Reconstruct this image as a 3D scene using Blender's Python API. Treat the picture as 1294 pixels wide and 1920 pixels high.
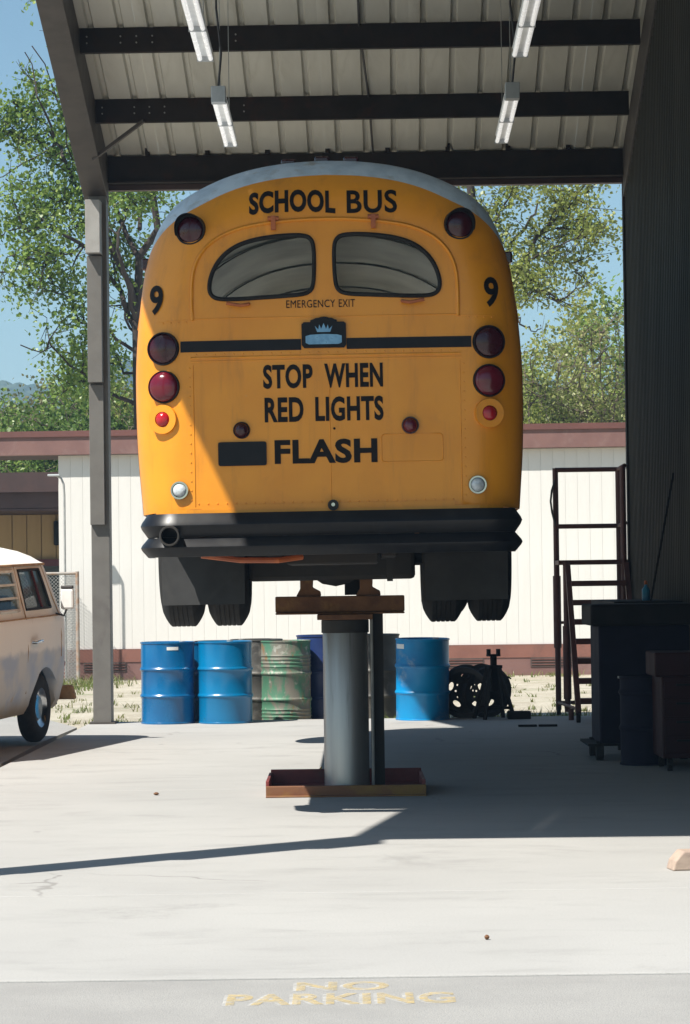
import bpy, bmesh, math, random
import numpy as np
from mathutils import Vector, Matrix, geometry
R = math.radians
scene = bpy.context.scene
C = scene.collection
for o in list(bpy.data.objects): bpy.data.objects.remove(o)

# ------------------------------------------------------------------ camera, sky, sun, exposure
EYE = 1.52
cam_d = bpy.data.cameras.new('camera'); cam = bpy.data.objects.new('camera', cam_d); C.objects.link(cam)
cam_d.sensor_fit = 'VERTICAL'; cam_d.sensor_height = 36; cam_d.lens = 5000/1920*36
cam_d.clip_start = .1; cam_d.clip_end = 6000
PITCH = math.atan(130/5000); ROLL = .013
F_ = Vector((0, math.cos(PITCH), math.sin(PITCH))); U0 = Vector((0, -math.sin(PITCH), math.cos(PITCH))); R0 = Vector((1, 0, 0))
R_ = R0*math.cos(ROLL) - U0*math.sin(ROLL); U_ = R0*math.sin(ROLL) + U0*math.cos(ROLL)
M = Matrix((R_, U_, -F_)).transposed().to_4x4(); M.translation = (0, 0, EYE)
cam.matrix_world = M
scene.camera = cam
def at(px, py, d):
    """a point of the place seen at that pixel of the 1294x1920 photograph, d metres down the yard"""
    r = F_ + R_*((px-647)/5000) + U_*((960-py)/5000)
    return Vector((0, 0, EYE)) + r*(d/r.y)

SUN = Vector((.545, .440, -1)).normalized()
world = bpy.data.worlds.new('World'); scene.world = world; world.use_nodes = True
wn = world.node_tree.nodes; wl = world.node_tree.links
sky = wn.new('ShaderNodeTexSky'); sky.sky_type = 'NISHITA'; sky.sun_disc = False
sky.sun_elevation = math.asin(-SUN.z); sky.sun_rotation = math.atan2(-SUN.x, -SUN.y)
sky.air_density = 1.0; sky.dust_density = .6; sky.ozone_density = 1.0; sky.altitude = 100
wn['Background'].inputs['Strength'].default_value = .068
tint = wn.new('ShaderNodeMix'); tint.data_type = 'RGBA'; tint.blend_type = 'MULTIPLY'; tint.inputs[0].default_value = 1
tint.inputs[7].default_value = (.95, 1.09, 1.04, 1)          # the cyan cast of the old print film
wl.new(sky.outputs[0], tint.inputs[6]); wl.new(tint.outputs[2], wn['Background'].inputs['Color'])
sun_d = bpy.data.lights.new('sun', 'SUN'); sun_d.energy = 5.0; sun_d.angle = R(.53); sun_d.color = (1, .955, .88)
sun = bpy.data.objects.new('sun', sun_d); C.objects.link(sun)
sun.rotation_euler = SUN.to_track_quat('-Z', 'Y').to_euler(); sun.location = (-20, -15, 40)
vs = scene.view_settings
vs.view_transform = 'Standard'; vs.look = 'None'; vs.exposure = .76; vs.gamma = 1; vs.use_curve_mapping = False
scene.cycles.max_bounces = 6; scene.cycles.diffuse_bounces = 4; scene.cycles.glossy_bounces = 3; scene.cycles.transmission_bounces = 4; scene.cycles.transparent_max_bounces = 12; scene.cycles.volume_bounces = 0
scene.cycles.caustics_reflective = False; scene.cycles.caustics_refractive = False

# ------------------------------------------------------------------ helpers
rnd = random.Random(7)
def tag(o, label=None, cat=None, group=None, kind=None):
    if label: o['label'] = label
    if cat: o['category'] = cat
    if group: o['group'] = group
    if kind: o['kind'] = kind
    return o
def empty(name, loc=(0, 0, 0), rz=0, label=None, cat=None, group=None):
    o = bpy.data.objects.new(name, None); C.objects.link(o); o.location = loc; o.rotation_euler = (0, 0, rz)
    o.empty_display_size = .1
    return tag(o, label, cat, group)
def link_mesh(name, me, m, parent=None):
    o = bpy.data.objects.new(name, me); C.objects.link(o)
    if m and not me.materials: me.materials.append(m)
    if parent: o.parent = parent
    return o
class MB:
    def __init__(s): s.v = []; s.f = []
    def add(s, vs_, fs):
        n = len(s.v); s.v += [tuple(v) for v in vs_]; s.f += [tuple(i+n for i in f) for f in fs]; return s
    def box(s, c, d, rot=None):
        x, y, z = (q/2 for q in d)
        vv = [Vector((a*x, b*y, e*z)) for e in (-1, 1) for b in (-1, 1) for a in (-1, 1)]
        if rot is not None: vv = [rot @ v for v in vv]
        c = Vector(c)
        return s.add([v+c for v in vv], [(0, 2, 3, 1), (4, 5, 7, 6), (0, 1, 5, 4), (2, 6, 7, 3), (0, 4, 6, 2), (1, 3, 7, 5)])
    def bb(s, a, b):
        return s.box([(p+q)/2 for p, q in zip(a, b)], [abs(q-p) for p, q in zip(a, b)])
    def beam(s, p0, p1, w, h, up=(0, 0, 1)):
        p0, p1 = Vector(p0), Vector(p1); d = p1-p0; L = d.length; d.normalize()
        x = d.cross(Vector(up));
        if x.length < 1e-5: x = Vector((1, 0, 0))
        x.normalize(); z = x.cross(d)
        return s.box((p0+p1)/2, (w, L, h), Matrix((x, d, z)).transposed())
    def tube(s, pts, r, n=8, caps=True, closed=False):
        pts = [Vector(p) for p in pts]; m = len(pts)
        rs = r if isinstance(r, (list, tuple)) else [r]*m
        vv = []; ref = None
        for i, p in enumerate(pts):
            if closed: t = pts[(i+1) % m]-pts[i-1]
            else: t = pts[min(i+1, m-1)]-pts[max(i-1, 0)]
            t.normalize()
            if ref is None:
                ref = Vector((0, 0, 1)) if abs(t.z) < .9 else Vector((1, 0, 0))
            u = t.cross(ref)
            if u.length < 1e-4: u = t.cross(Vector((1, 0, 0)))
            u.normalize(); w = u.cross(t); ref = w
            for k in range(n):
                a = 2*math.pi*k/n
                vv.append(p+(u*math.cos(a)+w*math.sin(a))*rs[i])
        ff = []
        for i in range(m if closed else m-1):
            j = (i+1) % m
            for k in range(n):
                ff.append((i*n+k, i*n+(k+1) % n, j*n+(k+1) % n, j*n+k))
        if caps and not closed:
            ff.append(tuple(range(n))[::-1]); ff.append(tuple((m-1)*n+k for k in range(n)))
        return s.add(vv, ff)
    def cyl(s, p0, p1, r, n=16, r1=None): return s.tube([p0, p1], [r, r if r1 is None else r1], n)
    def lathe(s, prof, n=32, mat=None, caps=True):
        vv = []; ff = []; m = len(prof)
        for (r, z) in prof:
            for k in range(n):
                a = 2*math.pi*k/n; vv.append(Vector((r*math.cos(a), r*math.sin(a), z)))
        for i in range(m-1):
            for k in range(n):
                ff.append((i*n+k, i*n+(k+1) % n, (i+1)*n+(k+1) % n, (i+1)*n+k))
        if caps and prof[0][0] > 1e-6: ff.append(tuple(range(n))[::-1])
        if caps and prof[-1][0] > 1e-6: ff.append(tuple((m-1)*n+k for k in range(n)))
        if mat is not None: vv = [mat @ v for v in vv]
        return s.add(vv, ff)
    def prism(s, poly, fn, d0, d1):
        """poly: list of (a,b); fn(a,b,d) -> 3d"""
        n = len(poly)
        vv = [fn(a, b, d0) for a, b in poly]+[fn(a, b, d1) for a, b in poly]
        ff = [tuple(range(n)), tuple(range(2*n-1, n-1, -1))]+[(i, n+i, n+(i+1) % n, (i+1) % n) for i in range(n)]
        return s.add(vv, ff)
    def mesh(s, name, smooth=None):
        me = bpy.data.meshes.new(name); me.from_pydata(s.v, [], s.f); me.update()
        bm = bmesh.new(); bm.from_mesh(me); bmesh.ops.recalc_face_normals(bm, faces=bm.faces); bm.to_mesh(me); bm.free()
        if smooth:
            for p in me.polygons: p.use_smooth = True
            me.set_sharp_from_angle(angle=R(smooth))
        return me
    def build(s, name, m, parent=None, smooth=None, bevel=0):
        o = link_mesh(name, s.mesh(name, smooth), m, parent)
        if bevel:
            b = o.modifiers.new('bevel', 'BEVEL'); b.width = bevel; b.segments = 2; b.limit_method = 'ANGLE'
        return o
def dup(o, parent=None):
    c = o.copy(); C.objects.link(c); c.parent = parent
    for ch in list(o.children): dup(ch, c)
    return c

# ------------------------------------------------------------------ materials
def newmat(name):
    m = bpy.data.materials.new(name); m.use_nodes = True
    nt = m.node_tree; return m, nt, nt.nodes['Principled BSDF']
def N(nt, t, **kw):
    n = nt.nodes.new(t)
    for k, v in kw.items():
        if k in n.inputs: n.inputs[k].default_value = v
        else: setattr(n, k, v)
    return n
def mixc(nt, fac, a, b, blend='MIX'):
    n = nt.nodes.new('ShaderNodeMix'); n.data_type = 'RGBA'; n.blend_type = blend
    for i, q in ((0, fac), (6, a), (7, b)):
        if hasattr(q, 'is_linked'): nt.links.new(q, n.inputs[i])
        elif i == 0: n.inputs[0].default_value = q
        else: n.inputs[i].default_value = (*q, 1)
    return n.outputs[2]
def ramp(nt, src, lo, hi):
    n = nt.nodes.new('ShaderNodeMapRange'); n.interpolation_type = 'SMOOTHSTEP'
    n.inputs[1].default_value = lo; n.inputs[2].default_value = hi
    nt.links.new(src, n.inputs[0]); return n.outputs[0]
def noise(nt, co, scale, detail=4, rough=.55, dist=0, stretch=None):
    if stretch:
        mp = nt.nodes.new('ShaderNodeMapping'); mp.inputs['Scale'].default_value = stretch
        nt.links.new(co, mp.inputs[0]); co = mp.outputs[0]
    n = N(nt, 'ShaderNodeTexNoise', Scale=scale, Detail=detail, Roughness=rough, Distortion=dist)
    nt.links.new(co, n.inputs['Vector']); return n.outputs['Fac']
def coords(nt, world_=False):
    if world_: return nt.nodes.new('ShaderNodeNewGeometry').outputs['Position']
    return nt.nodes.new('ShaderNodeTexCoord').outputs['Object']
def bump(nt, b, h, strength, dist=.01):
    n = N(nt, 'ShaderNodeBump', Strength=strength, Distance=dist); nt.links.new(h, n.inputs['Height']); nt.links.new(n.outputs[0], b.inputs['Normal'])
def pm(name, col, col2=None, scale=6, rough=.6, metal=0, lo=.35, hi=.68, bmp=0, bscale=40, spec=None, stretch=None, world_=False, grime=None, gscale=2.5, glo=.52, ghi=.75, coat=0):
    """a painted or raw surface: two close tones mottled by noise, optional stains, uneven gloss and fine relief"""
    m, nt, b = newmat(name); co = coords(nt, world_)
    col2 = col2 or tuple(c*.8 for c in col)
    n1 = noise(nt, co, scale, 5, stretch=stretch)
    c = mixc(nt, ramp(nt, n1, lo, hi), col, col2)
    if grime:
        g = noise(nt, co, gscale, 6, .65, .4, stretch=stretch)
        c = mixc(nt, ramp(nt, g, glo, ghi), c, grime)
    nt.links.new(c, b.inputs['Base Color'])
    rr = N(nt, 'ShaderNodeMapRange'); nt.links.new(n1, rr.inputs[0]); rr.inputs[3].default_value = max(rough-.1, .02); rr.inputs[4].default_value = min(rough+.12, 1)
    nt.links.new(rr.outputs[0], b.inputs['Roughness'])
    b.inputs['Metallic'].default_value = metal
    if spec is not None: b.inputs['Specular IOR Level'].default_value = spec
    if coat: b.inputs['Coat Weight'].default_value = coat; b.inputs['Coat Roughness'].default_value = .15
    if bmp: bump(nt, b, noise(nt, co, bscale, 4), bmp)
    return m
MAT = {}
def leafmat(name, a, b_, c_):
    m, nt, b = newmat(name); nt.nodes.remove(b)
    co = coords(nt, True)
    n1 = noise(nt, co, .9, 3); n2 = noise(nt, co, 9, 2)
    c = mixc(nt, ramp(nt, n1, .35, .65), a, b_); c = mixc(nt, ramp(nt, n2, .45, .7), c, c_)
    d = N(nt, 'ShaderNodeBsdfDiffuse'); t = N(nt, 'ShaderNodeBsdfTranslucent'); g = N(nt, 'ShaderNodeBsdfGlossy', Roughness=.4)
    g.inputs['Color'].default_value = (.5, .5, .5, 1)
    nt.links.new(c, d.inputs[0]); nt.links.new(c, t.inputs[0])
    mx = N(nt, 'ShaderNodeMixShader'); mx.inputs[0].default_value = .4
    nt.links.new(d.outputs[0], mx.inputs[1]); nt.links.new(t.outputs[0], mx.inputs[2])
    mg = N(nt, 'ShaderNodeMixShader'); mg.inputs[0].default_value = .04
    nt.links.new(mx.outputs[0], mg.inputs[1]); nt.links.new(g.outputs[0], mg.inputs[2])
    nt.links.new(mg.outputs[0], nt.nodes['Material Output'].inputs[0])
    return m
def glassmat(name, tint=(.9, .95, .93), rough=.02, mixf=.82):
    m, nt, b = newmat(name)
    b.inputs['Base Color'].default_value = (.02, .025, .025, 1); b.inputs['Roughness'].default_value = rough
    t = N(nt, 'ShaderNodeBsdfTransparent'); t.inputs[0].default_value = (*tint, 1)
    mx = N(nt, 'ShaderNodeMixShader'); mx.inputs[0].default_value = mixf
    nt.links.new(b.outputs[0], mx.inputs[1]); nt.links.new(t.outputs[0], mx.inputs[2])
    nt.links.new(mx.outputs[0], nt.nodes['Material Output'].inputs[0]); return m

# concrete apron: cement tones, oil stains, broom texture
m, nt, b = newmat('concrete'); co = coords(nt, True)
n1 = noise(nt, co, .35, 6, .6); n2 = noise(nt, co, 3.0, 6, .7, .3, stretch=(.35, 1, 1)); n3 = noise(nt, co, 120, 3); n4 = noise(nt, co, .55, 6, .75, .6)
c = mixc(nt, ramp(nt, n1, .3, .7), (.408, .400, .380), (.358, .351, .335))
c = mixc(nt, ramp(nt, n2, .48, .8), c, (.300, .294, .280))
c = mixc(nt, ramp(nt, n4, .57, .78), c, (.255, .249, .237))
c = mixc(nt, ramp(nt, n3, .45, .8), c, (.30, .29, .272))
# drips and spots of oil
vo = N(nt, 'ShaderNodeTexVoronoi', Scale=1.7); nt.links.new(co, vo.inputs['Vector'])
sp = ramp(nt, vo.outputs['Distance'], .075, .02); gate = ramp(nt, noise(nt, co, .8, 2), .52, .6)
sm = N(nt, 'ShaderNodeMath', operation='MULTIPLY'); nt.links.new(sp, sm.inputs[0]); nt.links.new(gate, sm.inputs[1])
c = mixc(nt, sm.outputs[0], c, (.13, .125, .115))
# hairline cracks
vc = N(nt, 'ShaderNodeTexVoronoi', Scale=.28, feature='DISTANCE_TO_EDGE')
wob = N(nt, 'ShaderNodeTexNoise', Scale=1.6, Detail=4); nt.links.new(co, wob.inputs['Vector'])
va = N(nt, 'ShaderNodeVectorMath', operation='MULTIPLY_ADD'); va.inputs[1].default_value = (.9, .9, 0); nt.links.new(wob.outputs['Color'], va.inputs[0]); nt.links.new(co, va.inputs[2])
nt.links.new(va.outputs[0], vc.inputs['Vector'])
ck = ramp(nt, vc.outputs['Distance'], .0045, .001); cg = ramp(nt, noise(nt, co, .5, 2), .56, .62)
cm = N(nt, 'ShaderNodeMath', operation='MULTIPLY'); nt.links.new(ck, cm.inputs[0]); nt.links.new(cg, cm.inputs[1])
c = mixc(nt, cm.outputs[0], c, (.26, .25, .235))
nt.links.new(c, b.inputs['Base Color']); b.inputs['Roughness'].default_value = .85; b.inputs['Specular IOR Level'].default_value = .25
bump(nt, b, noise(nt, co, 130, 4, stretch=(.25, 1, 1)), .25, .004)
MAT['concrete'] = m
m, nt, b = newmat('asphalt'); co = coords(nt, True)
c = mixc(nt, ramp(nt, noise(nt, co, 1.3, 6, .65), .35, .7), (.335, .325, .305), (.285, .276, .26))
c = mixc(nt, ramp(nt, noise(nt, co, 160, 2), .45, .7), c, (.22, .22, .215))
c = mixc(nt, ramp(nt, noise(nt, co, .5, 5, .7, 1), .6, .8), c, (.22, .215, .21))
nt.links.new(c, b.inputs['Base Color']); b.inputs['Roughness'].default_value = .9
bump(nt, b, noise(nt, co, 150, 3), .5, .006); MAT['asphalt'] = m
m, nt, b = newmat('dry_ground'); co = coords(nt, True)
c = mixc(nt, ramp(nt, noise(nt, co, 1.1, 6, .7, .5), .35, .65), (.42, .38, .30), (.30, .26, .19))
c = mixc(nt, ramp(nt, noise(nt, co, 22, 4, .7), .5, .7), c, (.5, .48, .43))
c = mixc(nt, ramp(nt, noise(nt, co, .9, 6, .7, 1.5, stretch=(.4, 1.5, 1)), .56, .68), c, (.12, .15, .05))
nt.links.new(c, b.inputs['Base Color']); b.inputs['Roughness'].default_value = .95
bump(nt, b, noise(nt, co, 18, 5), .8, .03); MAT['dry_ground'] = m

MAT['bus_yellow'] = pm('bus_yellow', (.80, .30, .012), (.74, .265, .010), 2.2, .42, grime=(.60, .22, .02), gscale=4, glo=.55, ghi=.85, coat=.15, bmp=.12, bscale=3.5)
_m = MAT['bus_yellow']; _nt = _m.node_tree; _b = _nt.nodes['Principled BSDF']; _co = coords(_nt)
_c = _b.inputs['Base Color'].links[0].from_socket
_c = mixc(_nt, ramp(_nt, noise(_nt, _co, 3, 6, .7, .3, stretch=(3, 3, .35)), .5, .85), _c, (.55, .20, .014))
_c = mixc(_nt, ramp(_nt, noise(_nt, _co, 11, 6, .75), .70, .73), _c, (.50, .40, .26))
_nt.links.new(_c, _b.inputs['Base Color'])
MAT['bus_roof'] = pm('bus_roof', (.60, .70, .80), (.48, .58, .68), 9, .5, grime=(.40, .40, .38), gscale=6)
MAT['black_paint'] = pm('black_paint', (.008, .008, .010), (.013, .012, .013), 8, .5, spec=.2)
MAT['lettering'] = pm('lettering', (.008, .006, .006), (.014, .010, .009), 20, .6, spec=.15)
MAT['gloss_black'] = pm('gloss_black', (.007, .007, .009), (.011, .011, .012), 5, .33, spec=.3, grime=(.018, .017, .016), gscale=7)
MAT['rubber'] = pm('rubber', (.018, .017, .0165), (.028, .026, .024), 12, .8, spec=.2, bmp=.2, bscale=50)
MAT['flap'] = pm('flap', (.05, .05, .05), (.04, .04, .04), 5, .85, spec=.15, grime=(.06, .058, .055))
MAT['red_lens'] = pm('red_lens', (.13, .003, .014), (.08, .002, .01), 4, .15, coat=.3)
MAT['dark_lens'] = pm('dark_lens', (.045, .003, .009), (.03, .002, .006), 4, .2, coat=.15)
MAT['bright_lens'] = pm('bright_lens', (.42, .008, .015), (.34, .006, .012), 4, .15, coat=.3)
MAT['clear_lens'] = pm('clear_lens', (.62, .66, .68), (.4, .44, .46), 30, .08, coat=1, bmp=.4, bscale=60)
MAT['chrome'] = pm('chrome', (.55, .56, .57), (.4, .41, .42), 8, .15, metal=1)
MAT['under'] = pm('under', (.02, .018, .016), (.03, .026, .022), 6, .8)
MAT['orange_part'] = pm('orange_part', (.45, .12, .03), (.3, .08, .03), 8, .6)
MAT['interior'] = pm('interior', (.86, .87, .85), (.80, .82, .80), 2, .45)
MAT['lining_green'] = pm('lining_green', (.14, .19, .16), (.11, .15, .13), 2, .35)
MAT['seat_green'] = pm('seat_green', (.42, .45, .40), (.36, .39, .35), 4, .5)
MAT['badge_blue'] = pm('badge_blue', (.20, .36, .50), (.14, .28, .42), 30, .3, metal=.4)
MAT['glass'] = glassmat('glass', (.95, .98, .97), .02, .9); MAT['van_glass'] = glassmat('van_glass', (.75, .8, .8), .03, .62)
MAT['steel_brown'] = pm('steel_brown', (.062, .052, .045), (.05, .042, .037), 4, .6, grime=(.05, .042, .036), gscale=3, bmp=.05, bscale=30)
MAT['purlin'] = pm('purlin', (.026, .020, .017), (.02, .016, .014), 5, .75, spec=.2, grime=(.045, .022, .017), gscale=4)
MAT['column_grey'] = pm('column_grey', (.15, .141, .128), (.13, .122, .11), 5, .55, grime=(.11, .10, .092), gscale=3)
MAT['column_light'] = pm('column_light', (.34, .33, .31), (.28, .27, .25), 5, .5)
MAT['roof_under'] = pm('roof_under', (.55, .535, .465), (.48, .465, .40), 1.2, .5, stretch=(3, .5, 1), grime=(.37, .35, .28), gscale=1.3, glo=.5, ghi=.8)
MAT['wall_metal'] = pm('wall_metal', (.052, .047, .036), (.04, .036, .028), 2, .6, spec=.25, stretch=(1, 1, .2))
MAT['white_enamel'] = pm('white_enamel', (.82, .82, .80), (.72, .72, .70), 6, .35)
MAT['tube_white'] = pm('tube_white', (.85, .86, .86), (.8, .81, .81), 6, .25)
MAT['tube_white'].node_tree.nodes['Principled BSDF'].inputs['Emission Color'].default_value = (1, .97, .93, 1)
MAT['tube_white'].node_tree.nodes['Principled BSDF'].inputs['Emission Strength'].default_value = .28     # fluorescent tubes switched on
MAT['grey_box'] = pm('grey_box', (.45, .47, .48), (.38, .4, .41), 8, .45)
MAT['cable'] = pm('cable', (.05, .045, .042), (.035, .03, .03), 10, .6)
MAT['bolt'] = pm('bolt', (.4, .38, .35), None, 10, .4, metal=.6)
MAT['white_siding'] = pm('white_siding', (.70, .68, .645), (.66, .64, .605), 3, .7, grime=(.56, .535, .495), gscale=1.2, glo=.62, ghi=.9, stretch=(1, 1, .25))
MAT['tan_siding'] = pm('tan_siding', (.36, .255, .13), (.30, .21, .105), 3, .75, stretch=(1, 1, .2))
MAT['fascia'] = pm('fascia', (.20, .105, .09), (.17, .088, .078), 2.5, .6, grime=(.23, .14, .125), gscale=2)
MAT['fascia_top'] = pm('fascia_top', (.15, .06, .05), (.125, .05, .042), 3, .5)
MAT['skirt'] = pm('skirt', (.225, .095, .07), (.19, .08, .06), 3, .7, grime=(.14, .07, .055))
MAT['vent'] = pm('vent', (.09, .06, .05), (.06, .045, .04), 6, .7)
MAT['dark_brown'] = pm('dark_brown', (.055, .028, .024), (.042, .022, .02), 3, .6)
MAT['dark_red'] = pm('dark_red', (.10, .012, .016), (.07, .01, .014), 5, .5)
MAT['dark_glass'] = pm('dark_glass', (.012, .012, .014), (.018, .018, .02), 3, .1)
MAT['pale_board'] = pm('pale_board', (.30, .29, .26), (.24, .23, .21), 3, .7)
MAT['galv'] = pm('galv', (.42, .42, .40), (.33, .33, .32), 9, .5, metal=.4)
MAT['rust_pipe'] = pm('rust_pipe', (.33, .30, .27), (.30, .18, .11), 9, .7)
MAT['blue_drum'] = pm('blue_drum', (.0, .115, .29), (.0, .09, .24), 3, .28, coat=.3, grime=(.04, .13, .27), gscale=4, glo=.6, ghi=.85, bmp=.04, bscale=8)
MAT['blue_drum_clean'] = pm('blue_drum_clean', (.0, .15, .33), (.0, .12, .28), 2, .3, coat=.2, grime=(.03, .11, .22), gscale=9, glo=.62, ghi=.8, bmp=.06, bscale=6)
MAT['blue_drum_worn'] = pm('blue_drum_worn', (.0, .24, .52), (.0, .17, .42), 3, .35, grime=(.25, .34, .42), gscale=3, glo=.55, ghi=.75, bmp=.05, bscale=8)
MAT['navy_drum'] = pm('navy_drum', (.008, .028, .13), (.006, .02, .10), 3, .4, grime=(.02, .04, .12))
MAT['dark_drum'] = pm('dark_drum', (.09, .085, .075), (.05, .048, .044), 4, .55, grime=(.2, .19, .17), gscale=5)
m, nt, b = newmat('green_drum'); co = coords(nt)
c = mixc(nt, ramp(nt, noise(nt, co, 5, 5, .65, .5, stretch=(1, 1, .6)), .44, .56), (.20, .19, .155), (.075, .20, .125))
c = mixc(nt, ramp(nt, noise(nt, co, 4, 5, .7, .6, stretch=(2, 2, .5)), .56, .68), c, (.22, .125, .05))
c = mixc(nt, ramp(nt, noise(nt, co, 14, 4), .58, .7), c, (.33, .33, .28))
nt.links.new(c, b.inputs['Base Color']); b.inputs['Roughness'].default_value = .55; b.inputs['Metallic'].default_value = .1
MAT['green_drum'] = m
MAT['rusty'] = pm('rusty', (.17, .075, .028), (.10, .042, .02), 7, .8, grime=(.26, .14, .04), gscale=5, bmp=.3, bscale=30)
MAT['pit_red'] = pm('pit_red', (.20, .035, .032), (.15, .028, .028), 6, .6, grime=(.10, .04, .035), gscale=5, bmp=.1)
MAT['pit_edge'] = pm('pit_edge', (.19, .08, .035), (.24, .13, .03), 3, .65, lo=.45, hi=.6, grime=(.12, .04, .03), gscale=4, bmp=.15)
MAT['plunger'] = pm('plunger', (.40, .395, .385), (.31, .305, .30), 2.5, .38, metal=.7, stretch=(3, 3, .25), grime=(.14, .13, .12), gscale=3, glo=.55)
MAT['ladder_brown'] = pm('ladder_brown', (.11, .035, .026), (.08, .027, .021), 6, .6)
MAT['wheel_dark'] = pm('wheel_dark', (.03, .03, .035), (.022, .022, .026), 6, .6)
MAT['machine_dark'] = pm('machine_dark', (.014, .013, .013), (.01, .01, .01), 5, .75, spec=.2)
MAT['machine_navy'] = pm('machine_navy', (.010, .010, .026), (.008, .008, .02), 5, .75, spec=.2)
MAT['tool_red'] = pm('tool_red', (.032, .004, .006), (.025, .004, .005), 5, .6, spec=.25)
MAT['bottle_blue'] = pm('bottle_blue', (.05, .35, .6), (.04, .25, .5), 8, .3)
MAT['wood'] = pm('wood', (.42, .32, .25), (.34, .25, .2), 9, .8, stretch=(.3, 2, 2), grime=(.28, .16, .13), gscale=6, bmp=.3)
MAT['bark'] = pm('bark', (.040, .028, .022), (.026, .019, .016), 7, .9, stretch=(1, 1, .3), bmp=.5, bscale=14)
MAT['bark_pale'] = pm('bark_pale', (.16, .125, .09), (.10, .08, .06), 7, .9, bmp=.4, bscale=14)
MAT['leaf'] = leafmat('leaf', (.17, .265, .05), (.12, .21, .042), (.32, .40, .10))
MAT['leaf_olive'] = leafmat('leaf_olive', (.26, .30, .07), (.19, .24, .055), (.38, .39, .13))
MAT['leaf_pale'] = leafmat('leaf_pale', (.29, .32, .11), (.22, .26, .08), (.42, .42, .18))
MAT['leaf_dark'] = leafmat('leaf_dark', (.11, .19, .04), (.08, .15, .032), (.20, .27, .065))
MAT['leaf_brown'] = leafmat('leaf_brown', (.16, .15, .07), (.12, .13, .05), (.22, .21, .10))
MAT['grass'] = leafmat('grass', (.16, .20, .05), (.26, .24, .10), (.10, .16, .035))
m, nt, b = newmat('forest'); co = coords(nt, True)
c = mixc(nt, ramp(nt, noise(nt, co, .035, 6, .7), .4, .62), (.035, .06, .025), (.075, .095, .04))
c = mixc(nt, ramp(nt, noise(nt, co, .25, 4, .7), .5, .7), c, (.02, .04, .018))
nt.links.new(c, b.inputs['Base Color']); b.inputs['Roughness'].default_value = 1; b.inputs['Specular IOR Level'].default_value = .1
MAT['forest'] = m
def paintmat(name, col, wear, lo, hi, under, base):
    """traffic paint worn through to the surface below"""
    m, nt, b = newmat(name); co = coords(nt, True)
    nt.nodes.remove(b)
    d = N(nt, 'ShaderNodeBsdfDiffuse'); nt.links.new(mixc(nt, ramp(nt, noise(nt, co, 9, 4), .35, .7), col, under), d.inputs[0])
    t = N(nt, 'ShaderNodeBsdfTransparent'); mx = N(nt, 'ShaderNodeMixShader')
    f = ramp(nt, noise(nt, co, wear, 6, .75), lo, hi); nt.links.new(f, mx.inputs[0])
    nt.links.new(d.outputs[0], mx.inputs[1]); nt.links.new(t.outputs[0], mx.inputs[2])
    nt.links.new(mx.outputs[0], nt.nodes['Material Output'].inputs[0]); return m
MAT['paint_yellow'] = paintmat('paint_yellow', (.60, .46, .22), 26, .12, .80, (.48, .38, .2), None)
MAT['paint_white'] = paintmat('paint_white', (.56, .55, .52), 22, .15, .85, (.5, .49, .46), None)
# van paint: chalky white roof, cream flanks, faded blue-grey below, rust runs
m, nt, b = newmat('van_paint'); co = coords(nt)
sx = N(nt, 'ShaderNodeSeparateXYZ'); nt.links.new(co, sx.inputs[0]); Z = sx.outputs[2]
nz = noise(nt, co, 4, 4); zz = N(nt, 'ShaderNodeMath', operation='MULTIPLY_ADD'); nt.links.new(nz, zz.inputs[0]); zz.inputs[1].default_value = .16; nt.links.new(Z, zz.inputs[2])
blue = mixc(nt, ramp(nt, noise(nt, co, 2.2, 3, .5, .2, stretch=(1, 1, .8)), .42, .62), (.62, .62, .62), (.42, .49, .62))
c = mixc(nt, ramp(nt, zz.outputs[0], .93, 1.0), blue, (.87, .85, .82))
c = mixc(nt, ramp(nt, Z, 1.19, 1.21), c, (.76, .74, .69))
c = mixc(nt, ramp(nt, Z, 1.70, 1.71), c, (.80, .78, .74))
ru = noise(nt, co, 3.2, 6, .7, .6, stretch=(2.2, 2.2, .35))
rz = ramp(nt, Z, 1.75, 1.65)
rm = N(nt, 'ShaderNodeMath', operation='MULTIPLY'); nt.links.new(ramp(nt, ru, .60, .80), rm.inputs[0]); nt.links.new(rz, rm.inputs[1])
c = mixc(nt, rm.outputs[0], c, (.50, .36, .22))
lo_ = ramp(nt, zz.outputs[0], .58, .38)
c = mixc(nt, lo_, c, (.40, .31, .21))
nt.links.new(c, b.inputs['Base Color']); b.inputs['Roughness'].default_value = .6
bump(nt, b, noise(nt, co, 3, 3), .08, .02); MAT['van_paint'] = m
MAT['van_trim'] = pm('van_trim', (.68, .66, .60), (.58, .54, .47), 8, .6, grime=(.32, .18, .09), gscale=6)
MAT['rust_trim'] = pm('rust_trim', (.42, .27, .14), (.30, .17, .08), 10, .8)

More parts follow.
